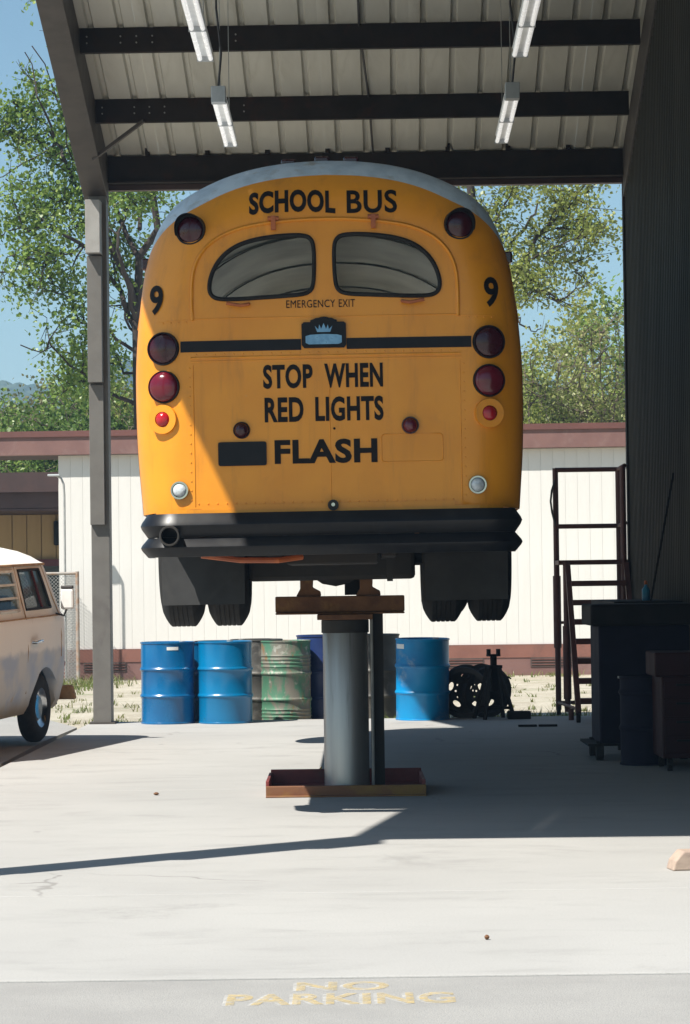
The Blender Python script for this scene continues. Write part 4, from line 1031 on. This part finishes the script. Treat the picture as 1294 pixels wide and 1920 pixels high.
# ------------------------------------------------------------------ painted NO PARKING on the asphalt
def ground_text(s, x0, y0, x1, y1, m, name, z):
    v, f = text_mesh(s, .03); vv = [(x0+(x1-x0)*a, y0+(y1-y0)*b_, z) for a, b_ in v]
    return link_mesh(name, MB().add(vv, f).mesh(name), m)
NP = empty('painted_lettering', (0, 9.8, -.007), 0, 'worn yellow and white NO PARKING lettering painted on the asphalt', 'lettering')
for s, px0, px1, py0, py1 in (('NO', 553, 727, 1859, 1843), ('PARKING', 420, 850, 1887, 1866)):
    def gp(px, py):
        p = at(px, py, 10); t = (EYE+.007)/(EYE-p.z); return p.x*t, p.y*t
    (xa, ya), (xb, yb) = gp(px0, py0), gp(px1, py1)
    yl = gp(px0, py1)[1]
    for m_, dx, dz in ((MAT['paint_white'], -.008, .0010), (MAT['paint_yellow'], .004, .0020)):
        o = ground_text(s, xa+dx, ya+dx-9.8, xb+dx, yl+dx-9.8, m_, 'painted_word', dz); o.parent = NP

# ------------------------------------------------------------------ old camper van parked at the left
VAN = empty('camper_van', (-3.93, 24.56, -.007), math.pi/2-R(11), 'rusty cream and blue-grey camper van with white roof and louvred side window', 'van')
VAN.rotation_euler = (0, R(-1.2), math.pi/2-R(11))
rows = [(.30, .74), (.38, .79), (.55, .835), (.75, .85), (.95, .858), (1.14, .855), (1.19, .848), (1.225, .825), (1.285, .808), (1.42, .783), (1.55, .757), (1.655, .733), (1.695, .722), (1.712, .735), (1.725, .70), (1.78, .62), (1.83, .50), (1.87, .33), (1.89, .15), (1.895, 0)]
FX, RX = 2.02, -2.08
W1 = (.70, 1.50); W2 = (-.42, .50); W3 = (-1.55, -.55)
sts = sorted(set([-1.75, *[-1.2+.42*math.cos(R(a)) for a in range(0, 181, 20)], *[1.2+.42*math.cos(R(a)) for a in range(0, 181, 15)], *W1, *W2, *W3, 1.72]))
def arch_z(x):
    z = .30
    for c_ in (-1.2, 1.2):
        if abs(x-c_) < .42: z = max(z, .30+math.sqrt(max(0, .42**2-(x-c_)**2))*1.0)
    return z
def vpt(x, z, w, s_):
    t = max(0, min(1, (x-.55)/1.38)); x2 = x-(.56*t*max(0, z-1.2) if z > 1.2 else 0)-(.25*t*max(0, z-1.70) if z > 1.7 else 0)
    return Vector((x2, s_*w, z))
body = MB()
def vgrid(s_):
    cols = []
    for x in sts:
        zb = arch_z(x); cols.append([vpt(x, max(z, zb), w, s_) for z, w in rows])
    # front and rear corners roll in
    for th in (20, 40, 60, 78, 90):
        t = R(th); x = 1.72+(FX-1.72)*math.sin(t)
        cols.append([vpt(x, z, max(0, w-.30*(1-math.cos(t))*min(1, w/.3)), s_) for z, w in rows])
    pre = []
    for th in (90, 78, 60, 40, 20):
        t = R(th); x = -1.75+(RX+1.75)*math.sin(t)
        pre.append([Vector((x, s_*max(0, w-.28*(1-math.cos(t))*min(1, w/.28)), z)) for z, w in rows])
    return pre+cols
for s_ in (-1, 1):
    g_ = vgrid(s_); nc = len(g_)
    xs_ = [None]*5+sts+[None]*5
    for i in range(nc-1):
        for j in range(len(rows)-1):
            if xs_[i] is not None and xs_[i+1] is not None:
                xm = (xs_[i]+xs_[i+1])/2; zm = (rows[j][0]+rows[j+1][0])/2
                if 1.285 < zm < 1.655 and any(a < xm < b_ for a, b_ in (W1, W2, W3)): continue
            q = [g_[i][j], g_[i+1][j], g_[i+1][j+1], g_[i][j+1]]
            body.add(q, [(0, 1, 2, 3)])
gl, gr = vgrid(1), vgrid(-1)
for e, (a, b_) in enumerate(((gl[-1], gr[-1]), (gl[0], gr[0]))):
    for j in range(len(rows)-1):
        zm = (rows[j][0]+rows[j+1][0])/2
        if e == 0 and 1.285 < zm < 1.655:
            continue
        body.add([a[j], b_[j], b_[j+1], a[j+1]], [(0, 1, 2, 3)])
vb = weld(body.build('body', MAT['van_paint'], VAN))
wsp = [gl[-1][8], gr[-1][8], gr[-1][11], gl[-1][11]]
MB().add(wsp, [(0, 1, 2, 3)]).build('windshield', MAT['van_glass'], VAN)
MB().beam((gl[-1][8]+gr[-1][8])/2, (gl[-1][11]+gr[-1][11])/2, .03, .02).build('windshield_post', MAT['rubber'], VAN)
def wv(x, z, s_, o_=0):
    for (za, wa), (zb, wb) in zip(rows, rows[1:]):
        if za <= z <= zb: w = wa+(wb-wa)*(z-za)/(zb-za); break
    p = vpt(x, z, w+o_, s_); return p
for s_ in (-1, 1):
    # front door window with quarter-light
    def trim(name, m, pts, r, par, closed=True):
        return MB().tube(pts, r, 6, closed=closed).build(name, m, par, smooth=60)
    def loopw(a, b_, z0=1.285, z1=1.655, o_=.0):
        return [wv(a, z0, s_, o_), wv((a+b_)/2, z0, s_, o_), wv(b_, z0, s_, o_), wv(b_, (z0+z1)/2, s_, o_), wv(b_, z1, s_, o_), wv((a+b_)/2, z1, s_, o_), wv(a, z1, s_, o_), wv(a, (z0+z1)/2, s_, o_)]
    g_ = MB().add([wv(W1[0], 1.285, s_, -.01), wv(W1[1], 1.285, s_, -.01), wv(W1[1], 1.655, s_, -.01), wv(W1[0], 1.655, s_, -.01)], [(0, 1, 2, 3)]).build('door_window', MAT['van_glass'], VAN)
    trim('window_seal', MAT['rubber'], loopw(*W1), .014, g_)
    MB().tube([wv(1.22, 1.285, s_), wv(1.22, 1.655, s_)], .014, 6).build('quarter_light_bar', MAT['dark_red'], g_)
    # louvred camper window
    for k in range(3):
        z0 = 1.29+k*.123; z1 = z0+.105
        p_ = MB().add([wv(W2[0]+.03, z0, s_, .0), wv(W2[1]-.03, z0, s_, .0), wv(W2[1]-.03, z1, s_, -.02), wv(W2[0]+.03, z1, s_, -.02)], [(0, 1, 2, 3)]).build('louvre_pane', MAT['van_glass'], VAN)
        MB().beam(wv(W2[0]+.02, z1+.008, s_, .006), wv(W2[1]-.02, z1+.008, s_, .006), .022, .022).build('louvre_frame', MAT['van_trim'], p_)
    trim('window_frame', MAT['van_trim'], loopw(*W2), .02, VAN)
    g3 = MB().add([wv(W3[0], 1.285, s_, -.01), wv(W3[1], 1.285, s_, -.01), wv(W3[1], 1.655, s_, -.01), wv(W3[0], 1.655, s_, -.01)], [(0, 1, 2, 3)]).build('rear_side_window', MAT['van_glass'], VAN)
    trim('window_seal', MAT['rubber'], loopw(*W3), .014, g3)
    # gutter, belt crease, door seams
    MB().tube([wv(x, 1.703, s_, .012) for x in (-1.9, -1.2, -.4, .4, 1.0, 1.4, 1.72)], .014, 6).build('gutter', MAT['rust_trim'], VAN, smooth=60)
    MB().tube([wv(x, 1.205, s_, .002) for x in (-1.7, -.8, .0, .8, 1.4, 1.72)], .008, 6).build('belt_moulding', MAT['rust_trim'], VAN, smooth=60)
    for xd in (.60, 1.65):
        dz = [(.50 if xd < 1 else .74), .9, 1.2] if xd < 1 else [.80, 1.0, 1.2]
        MB().tube([wv(xd, z, s_, .0) for z in dz+[1.45, 1.69]], .006, 5).build('door_seam', MAT['rust_trim'], VAN)
    h_ = MB(); h_.tube([wv(.70, .975, s_, .01), wv(.70, .975, s_, .045), wv(.86, .985, s_, .05), wv(.90, .985, s_, .045)], .014, 8); h_.build('door_handle', MAT['chrome'], VAN, smooth=50)
    MB().bb((1.86, s_*.52-.09, .66), (2.03, s_*.52+.09, .84)).build('headlamp', MAT['clear_lens'], VAN, bevel=.03)
    MB().box((1.84, s_*.80, .72), (.10, .05, .05)).build('indicator', MAT['orange_part'], VAN, bevel=.015)
    mr = MB(); mr.box((1.50, s_*.97, 1.36), (.05, .13, .20)); mo = mr.build('wing_mirror', MAT['white_enamel'], VAN, bevel=.02)
    MB().tube([wv(1.58, 1.22, s_), (1.54, s_*.92, 1.20), (1.50, s_*.96, 1.26)], .010, 6).build('mirror_arm', MAT['cable'], mo)
    MB().box((1.50, s_*.97, 1.475), (.045, .12, .03)).build('mirror_cap', MAT['cable'], mo, bevel=.008)
# interior bits
MB().bb((-1.9, -.74, .32), (1.85, .74, .42)).build('floor_pan', MAT['under'], VAN)
for s_ in (-1, 1):
    MB().bb((.75, s_*.42-.24, .42), (1.25, s_*.42+.24, .80)).build('seat', MAT['under'], VAN, bevel=.04); MB().bb((.70, s_*.42-.22, .80), (.82, s_*.42+.22, 1.42)).build('seat_back', MAT['under'], VAN, bevel=.05)
MB().bb((-1.9, -.72, .42), (-.9, .72, 1.1)).build('bed_box', MAT['under'], VAN)
MB().tube([(1.40+.03*math.cos(a), .42+.2*math.cos(a), 1.18+.2*math.sin(a)*.9) for a in [2*math.pi*k/24 for k in range(24)]], .013, 6, closed=True).build('steering_wheel', MAT['cable'], VAN)
MB().prism([(-.9, .0), (.9, .0), (.86, .14), (-.86, .14)], lambda a, b_, d: (2.03+d-.30*max(0, abs(a)-.55), a, .36+b_), .0, .09).build('front_bumper', MAT['rust_trim'], VAN, bevel=.02)
MB().bb((-2.22, -.85, .38), (-2.1, .85, .52)).build('rear_bumper', MAT['rust_trim'], VAN, bevel=.02)
MB().tube([(.6, -.5, .30), (-.2, -.45, .27), (-1.6, -.4, .28)], .03, 8).build('exhaust', MAT['under'], VAN)
MB().beam((.3, -.62, 1.78), (.18, -.30, 1.875), .02, .012).build('roof_scratch_strip', MAT['cable'], VAN)
vt = MB().lathe([(.19, -.075), (.25, -.085), (.30, -.075), (.325, -.05), (.332, -.02), (.332, .02), (.325, .05), (.30, .075), (.25, .085), (.19, .075)], 40, Matrix.Rotation(R(90), 4, 'X'), False).mesh('wheel', 35); vt.materials.append(MAT['rubber'])
vr = MB().lathe([(0, .045), (.11, .05), (.13, .035), (.17, .05), (.195, .075), (.2, .06), (.19, -.07)], 32, Matrix.Rotation(R(90), 4, 'X'), False).mesh('rim', 35); vr.materials.append(MAT['chrome'])
for x in (1.2, -1.2):
    for s_ in (-1, 1):
        o = link_mesh('wheel', vt, None, VAN); o.location = (x, s_*.71, .332)
        r_ = link_mesh('hub_cap', vr, None, o); r_.rotation_euler = (0, 0, math.pi if s_ > 0 else 0)
        if s_ < 0: pass

# ------------------------------------------------------------------ chain-link fence and pipe lamp by the white wall
FN = empty('chain_link_fence', (-4.42, 43.9, -.09), R(3), 'galvanised chain-link fence section beside the white wall end', 'fence')
FW, FH = 3.4, 1.80
for x in (0, -1.7, -FW): MB().cyl((x, 0, 0), (x, 0, FH+.03), .032, 10).build('post', MAT['rust_pipe'], FN, smooth=50)
MB().cyl((-FW, 0, FH), (0, 0, FH), .024, 8).build('top_rail', MAT['rust_pipe'], FN, smooth=50)
def chain(w, h, p=.06):
    mb = MB()
    n = int((w+h)/p)
    for k in range(n):
        c_ = k*p
        for s_ in (0, 1):
            # line x+z=c (or mirrored)
            x0, z0 = (c_, 0) if c_ <= w else (w, c_-w)
            x1, z1 = (0, c_) if c_ <= h else (c_-h, h)
            if s_: x0, x1 = w-x0, w-x1
            mb.tube([(-x0, .003*(-1)**s_, z0), (-x1, .003*(-1)**s_, z1)], .0034, 3, caps=False)
    return mb
tag(chain(FW, FH).build('wire_mesh', MAT['galv'], FN), kind='stuff')
MB().cyl((0, .02, 0), (.02, 1.2, 0), .001, 3)
o = chain(1.0, FH).build('wire_mesh', MAT['galv'], FN); tag(o, kind='stuff'); o.rotation_euler = (0, 0, R(-75))
GP = empty('pipe_lamp', at(124, 1240, 44.2)*1, 0, 'thin bent grey pipe with a flat lamp head by the white wall', 'lamp post'); GP.location.z = -.09
MB().tube([(0, 0, 0), (0, 0, 3.1), (-.01, 0, 3.28), (-.05, 0, 3.38), (-.12, 0, 3.42)], .018, 8).build('pipe', MAT['galv'], GP, smooth=50)
MB().box((-.17, 0, 3.43), (.2, .14, .035)).build('lamp_head', MAT['grey_box'], GP, bevel=.01)

# ------------------------------------------------------------------ trees
def leaves_mesh(name, centers, size, seed, m, parent, spread=.2, per=8, flat=.0):
    r = np.random.RandomState(seed); c_ = np.repeat(np.array(centers), per, axis=0); n = len(c_)
    c_ = c_+r.normal(0, spread, (n, 3))
    a = r.normal(0, 1, (n, 3)); a[:, 2] *= (1-flat*.5); a /= np.linalg.norm(a, axis=1)[:, None]
    b_ = r.normal(0, 1, (n, 3)); b_ -= (b_*a).sum(1)[:, None]*a; b_ /= np.linalg.norm(b_, axis=1)[:, None]
    s_ = size*(.6+.8*r.rand(n))[:, None]
    nrm = np.cross(a, b_)
    v = np.empty((n, 4, 3)); v[:, 0] = c_-a*s_*.5; v[:, 1] = c_+b_*s_*.36+nrm*s_*.1; v[:, 2] = c_+a*s_*.5; v[:, 3] = c_-b_*s_*.36+nrm*s_*.1
    me = bpy.data.meshes.new(name); me.vertices.add(n*4); me.vertices.foreach_set('co', v.reshape(-1).astype('f'))
    me.loops.add(n*4); me.loops.foreach_set('vertex_index', np.arange(n*4, dtype='i')); me.polygons.add(n)
    me.polygons.foreach_set('loop_start', np.arange(0, n*4, 4, dtype='i')); me.polygons.foreach_set('loop_total', np.full(n, 4, dtype='i'))
    me.update(); me.validate()
    return link_mesh(name, me, m, parent)
def wander(p, d, L, n, r, up=.15, jit=.25):
    pts = [p.copy()]; d = d.normalized()
    for k in range(n):
        d = (d+Vector((r.gauss(0, jit), r.gauss(0, jit), r.gauss(0, jit)+up*.3))).normalized(); pts.append(pts[-1]+d*(L/n))
    return pts
def tree(name, base, limbs, label, cat='tree', leaf='leaf', bark='bark', seed=1, lsize=.15, per=7, spread=.22, r0=.22, sub=1.0, slen=.33, group='trees behind the white building', droop=0, trunk=None, clump=.95, gap=-.08):
    r = random.Random(seed); T = empty(name, base, 0, label, cat, group); B = Vector(base)
    wood = MB(); twigs = MB(); cl = []
    def loc(p): return Vector(p)-B
    if trunk:
        P = [loc(p) for p in trunk]; wood.tube(P, [r0*(1-.6*k/(len(P)-1)) for k in range(len(P))], 9)
    for li in limbs:
        P = [loc(p) for p in li['p']]; ra = li.get('r', .09)
        # smooth the limb
        Q = [P[0]]
        for a, b_ in zip(P, P[1:]):
            for t in (.33, .66, 1): Q.append(a.lerp(b_, t)+Vector((r.gauss(0, .05), r.gauss(0, .12), r.gauss(0, .05))))
        m_ = len(Q); wood.tube(Q, [max(.012, ra*.5*(1-.88*k/(m_-1))) for k in range(m_)], 6)
        tot = sum((b_-a).length for a, b_ in zip(Q, Q[1:]))
        nb = max(3, int(tot*2.6*sub))
        for k in range(nb):
            t = (.12+.88*(k+r.random())/nb)*(m_-1); i = min(int(t), m_-2); p = Q[i].lerp(Q[i+1], t-i); d = (Q[i+1]-Q[i]).normalized()
            sd = Vector((r.gauss(0, 1), r.gauss(0, 1), r.gauss(.15-droop, .8))).normalized()
            L = tot*slen*(.5+.8*r.random())*(1.1-.55*t/(m_-1))+.3
            br = wander(p, d*.55+sd*.9, L, 4, r, .25-droop)
            if mnoise.noise((br[2]+B)*clump+Vector((seed*3.1, 0, 0))) < gap-.12: continue
            twigs.tube(br, [.022, .018, .014, .010, .006], 4, caps=False)
            for q in range(1, 5):
                cl.append(br[q]); cl.append(br[q-1].lerp(br[q], .5))
                for _ in range(2):
                    if r.random() < .75:
                        e = wander(br[q], Vector((r.gauss(0, 1), r.gauss(0, 1), r.gauss(0, .7)-droop)), .45+.3*r.random(), 2, r, 0)
                        twigs.tube(e, [.009, .007, .004], 3, caps=False); cl += e[1:]
    cl = [p for p in cl if mnoise.noise((p+B)*clump+Vector((seed*3.1, 0, 0))) > gap]
    t_ = wood.build('trunk', MAT[bark], T, smooth=60)
    tag(twigs.build('twigs', MAT[bark], t_), kind='stuff')
    leaves_mesh('crown', [tuple(p) for p in cl], lsize, seed+5, MAT[leaf], T, spread, per)
    return len(cl)
def P_(lst, d): return [at(x, y, d+(q[0] if q else 0)) for x, y, *q in lst]
D1 = 52
tree('broadleaf_tree', at(262, 1262, D1), [
    dict(p=P_([(256, 620), (225, 540), (166, 462, -.5), (100, 432, -1), (40, 424, -1), (5, 445, -1.5)], D1), r=.12),
    dict(p=P_([(255, 580), (205, 450), (166, 371, .5), (130, 310), (104, 266, -.5), (70, 180, -1), (50, 100, -1)], D1), r=.14),
    dict(p=P_([(258, 480), (200, 350, 1), (150, 290, 1), (110, 190, 1), (72, 90, 1)], D1), r=.11),
    dict(p=P_([(255, 660), (200, 620, -.5), (150, 600, -.8), (112, 545, -1), (85, 520, -1)], D1), r=.08),
    dict(p=P_([(258, 760), (200, 735), (150, 700, -.5), (90, 650, -.8), (35, 655, -1)], D1), r=.09),
    dict(p=P_([(258, 700), (200, 690, .5), (150, 665, 1), (120, 690, 1)], D1), r=.06),
    dict(p=P_([(256, 600), (222, 500, -1), (228, 400, -1), (235, 300, -1.2), (240, 150, -1)], D1), r=.10),
    dict(p=P_([(256, 640), (235, 600), (240, 540, .7), (225, 470, 1)], D1), r=.07),
    dict(p=P_([(170, 465, -.5), (120, 475, -1), (80, 478, -1.2), (25, 505, -1.5)], D1), r=.05),
    dict(p=P_([(166, 371, .5), (100, 370), (50, 350), (8, 340)], D1), r=.06),
    dict(p=P_([(130, 310), (80, 270), (40, 250), (5, 260)], D1), r=.05),
    dict(p=P_([(104, 266), (60, 220), (20, 190)], D1), r=.045),
    dict(p=P_([(262, 430), (300, 330, 1), (330, 240, 1), (380, 120, 1.5)], D1), r=.09),
    dict(p=P_([(258, 560), (300, 480, 1.5), (360, 400, 2), (430, 340, 2)], D1), r=.08),
    dict(p=P_([(258, 640), (330, 600, 1.5), (400, 560, 2)], D1), r=.07),
    dict(p=P_([(275, 250), (220, 120, 1), (150, 0, 1), (100, -90, 1)], D1), r=.08),
    dict(p=P_([(285, 360), (288, 240, .5), (300, 60, .5), (310, -80, .5)], D1), r=.10),
  ], 'large leafy broadleaf tree rising behind the left column', seed=11, lsize=.092, per=17, spread=.17, slen=.2, sub=.85, gap=.03, r0=.11, trunk=P_([(262, 1262), (262, 860), (258, 700), (256, 600), (262, 480), (296, 430), (286, 360), (275, 250), (270, 120), (272, 0)], D1))
D2 = 54
tree('broadleaf_tree', at(890, 1255, D2), [
    dict(p=P_([(905, 640), (962, 515), (1010, 445), (1050, 400), (1085, 370), (1105, 352)], D2), r=.11),
    dict(p=P_([(905, 600), (962, 455, .8), (995, 415, 1), (1025, 375, 1), (1050, 330, 1)], D2), r=.10),
    dict(p=P_([(905, 620), (962, 525, -.8), (1000, 540, -1), (1030, 555, -1.2), (1045, 570, -1.2)], D2), r=.06),
    dict(p=P_([(940, 545), (990, 485, -.5), (1040, 460, -.8), (1090, 448, -1), (1130, 440, -1)], D2), r=.07),
    dict(p=P_([(900, 560), (920, 440, -.5), (950, 370, -.5), (980, 300, -.5)], D2), r=.09),
    dict(p=P_([(1000, 470), (1035, 490, .6), (1070, 500, .8), (1085, 508, .8)], D2), r=.045),
    dict(p=P_([(960, 600), (985, 610), (1005, 620), (1020, 610)], D2), r=.05),
    dict(p=P_([(900, 600), (860, 460, 1), (820, 360, 1.5), (790, 260, 1.5)], D2), r=.09),
    dict(p=P_([(895, 640), (830, 560, 1), (770, 500, 1.5)], D2), r=.08),
    dict(p=P_([(1010, 445), (1050, 425), (1085, 410), (1110, 405)], D2), r=.04),
  ], 'yellow-green broadleaf tree reaching out right of the bus roof', leaf='leaf_olive', seed=23, lsize=.085, per=11, spread=.14, r0=.16, slen=.15, trunk=P_([(890, 1255), (893, 900), (900, 700), (903, 600), (898, 480), (880, 330), (870, 200)], D2))
# smaller trees and bushes: built upright from a rule
def upright(name, px, pytop, d, halfw, label, leaf, seed, lsize=.15, per=5, nl=10, spread=.2, bark='bark_pale', cat='tree', group='trees behind the white building', sub=.8, slen=.3, droop=0, low=.22):
    r = random.Random(seed); b_ = at(px, 1250, d); b_.z = -.1; top = at(px, pytop, d).z; H = top
    limbs = []
    for k in range(nl):
        a = 2*math.pi*k/nl+r.random()*.6; zt = H*(low+.15+(1-low-.15)*((k*.618) % 1)); rr_ = halfw*(1-.55*(zt/H)**2)*(.7+.4*r.random())
        z0 = zt*(.45+.2*r.random())
        limbs.append(dict(p=[b_+Vector((0, 0, z0)), b_+Vector((rr_*.45*math.cos(a), rr_*.45*math.sin(a), z0+(zt-z0)*.55)), b_+Vector((rr_*math.cos(a), rr_*math.sin(a), zt))], r=.05))
    limbs.append(dict(p=[b_+Vector((0, 0, H*.4)), b_+Vector((.1, 0, H*.75)), b_+Vector((0, .1, H*.97))], r=.06))
    return tree(name, tuple(b_), limbs, label, cat, leaf, bark, seed, lsize, per, spread, .14, sub, slen, group, droop, trunk=[b_, b_+Vector((.05, 0, H*.3)), b_+Vector((0, .05, H*.7))])
upright('slender_tree', 1130, 600, 57, .95, 'pale grey-green slender tree just left of the metal wall edge', 'leaf_pale', 31, .085, 5, 12, droop=.1, sub=1.2, slen=.2)
upright('slender_tree', 1165, 560, 66, 1.3, 'tall green tree at the right edge, behind the pale slender tree', 'leaf', 32, .12, 8, 12, sub=1.0, slen=.2)
upright('slender_tree', 1050, 665, 58, .7, 'short pale bush-like tree between bus flank and slender tree', 'leaf_pale', 33, .085, 6, 10, sub=1.2, slen=.2)
upright('slender_tree', 990, 660, 62, .9, 'olive tree low against the right flank of the bus', 'leaf_olive', 34, .10, 6, 10, sub=1.0, slen=.2)
upright('slender_tree', 1095, 580, 70, 1.1, 'mid-green tree behind and between the pale trees on the right', 'leaf_olive', 35, .12, 7, 11, slen=.2)
BG = 'bushes behind the white building'
for i, (px, top, d, hw, lf, lab) in enumerate((
    (20, 775, 62, 1.6, 'leaf', 'bright green bush at the far left above the brown fascia'),
    (85, 765, 80, 1.6, 'leaf_brown', 'brownish bare-looking bush on the slope at left'),
    (125, 770, 60, 1.4, 'leaf_dark', 'green bush left of the grey column above the fascia'),
    (165, 745, 64, 1.5, 'leaf', 'leafy bush just behind the grey column'),
    (225, 755, 61, 1.3, 'leaf_dark', 'dark green bush between the grey column and the bus'),
    (250, 730, 72, 1.6, 'leaf_olive', 'olive bush close to the left flank of the bus'),
    (20, 775, 95, 2.0, 'leaf_brown', 'grey-brown tree farther up the slope at far left'),
    (190, 755, 90, 2.0, 'leaf', 'green tree farther up the slope behind the column'),
    (-50, 770, 64, 1.8, 'leaf', 'green bush at the left border of the picture'),
    (960, 700, 66, 1.2, 'leaf_olive', 'olive bush right behind the bus flank above the fascia'),
    (1010, 720, 75, 1.4, 'leaf', 'mid-green bush low between the right-hand trees'),
    (1095, 700, 63, 1.1, 'leaf_olive', 'olive bush low between the two pale slender trees'),
    )):
    upright('bush', px, top, d, hw, lab, lf, 50+i, .10+.0012*(d-60), 14, 13, .24, cat='bush', group=BG, sub=1.1, slen=.36, low=.05)
for i, (px, d, hw, lf) in enumerate(((15, 64, 1.5, 'leaf_dark'), (60, 66, 1.4, 'leaf_brown'), (100, 63, 1.2, 'leaf_olive'))):
    upright('bush', px, 850, d, hw, ('dark green', 'brownish', 'olive')[i]+' low bush in the gap under the brown walkway beam', lf, 80+i, .105, 9, 12, .24, cat='bush', group='bushes in the walkway gap', sub=1.2, slen=.4, low=.05)

# ------------------------------------------------------------------ weeds along the slab edge and the wall
def grass(name, patches, seed, m):
    r = np.random.RandomState(seed); vv = []; ff = []
    for (x, y, rx, ry, n, h) in patches:
        for q_ in range(n*2):
            if q_ % 9 == 0: cx, cy, hq = x+r.normal(0, rx), y+r.normal(0, ry), h*(.5+.8*r.rand())
            px, py = cx+r.normal(0, .035), cy+r.normal(0, .05)
            if py < 29.62: py = 29.62+abs(r.normal(0, .1))
            hh = hq*(.4+.7*r.rand()); a = r.rand()*6.28; w = .004+.005*r.rand(); lx, ly = r.normal(0, .5, 2)*hh
            k = len(vv); dx, dy = w*math.cos(a), w*math.sin(a)
            vv += [(px-dx, py-dy, -.09), (px+dx, py+dy, -.09), (px+lx*.4+dx*.7, py+ly*.4+dy*.7, -.09+hh*.6), (px+lx*.4-dx*.7, py+ly*.4-dy*.7, -.09+hh*.6), (px+lx, py+ly, -.09+hh)]
            ff += [(k, k+1, k+2, k+3), (k+3, k+2, k+4)]
    o = MB().add(vv, ff).build(name, m); tag(o, 'green and straw weeds along slab edge and wall foot', 'weeds', kind='stuff'); return o
pt = [(-2.4, 29.9, .3, .15, 90, .10), (1.9, 30.2, .35, .2, 200, .15), (2.3, 30.0, .2, .2, 90, .13), (-4.1, 42.5, .3, .8, 320, .17), (-4.6, 40.5, .5, .8, 160, .12), (-4.0, 35.0, .6, .8, 120, .08), (-3.2, 31.2, .6, .5, 90, .08), (1.5, 44.2, 1.6, .15, 160, .10), (4, 44.0, 1.2, .2, 120, .10), (-2.5, 40, 1.5, 1.6, 120, .07), (2.2, 38, 1.4, 2, 140, .07), (2.6, 33, .8, 1, 120, .08), (.62, 30.6, .1, .25, 60, .14), (-2.5, 33, .7, 1, 70, .07)]
grass('weeds', pt, 5, MAT['grass'])

# ------------------------------------------------------------------ air
m, nt, b = newmat('haze'); nt.nodes.remove(b)
pv = N(nt, 'ShaderNodeVolumePrincipled'); pv.inputs['Color'].default_value = (.42, .66, .95, 1); pv.inputs['Density'].default_value = .0006; pv.inputs['Anisotropy'].default_value = .0
nt.links.new(pv.outputs[0], nt.nodes['Material Output'].inputs['Volume'])
HZ = MB().bb((-600, -25, -1.5), (600, 1150, 95)).build('haze', m); tag(HZ, 'thin blue summer haze over the yard', None, kind='stuff')
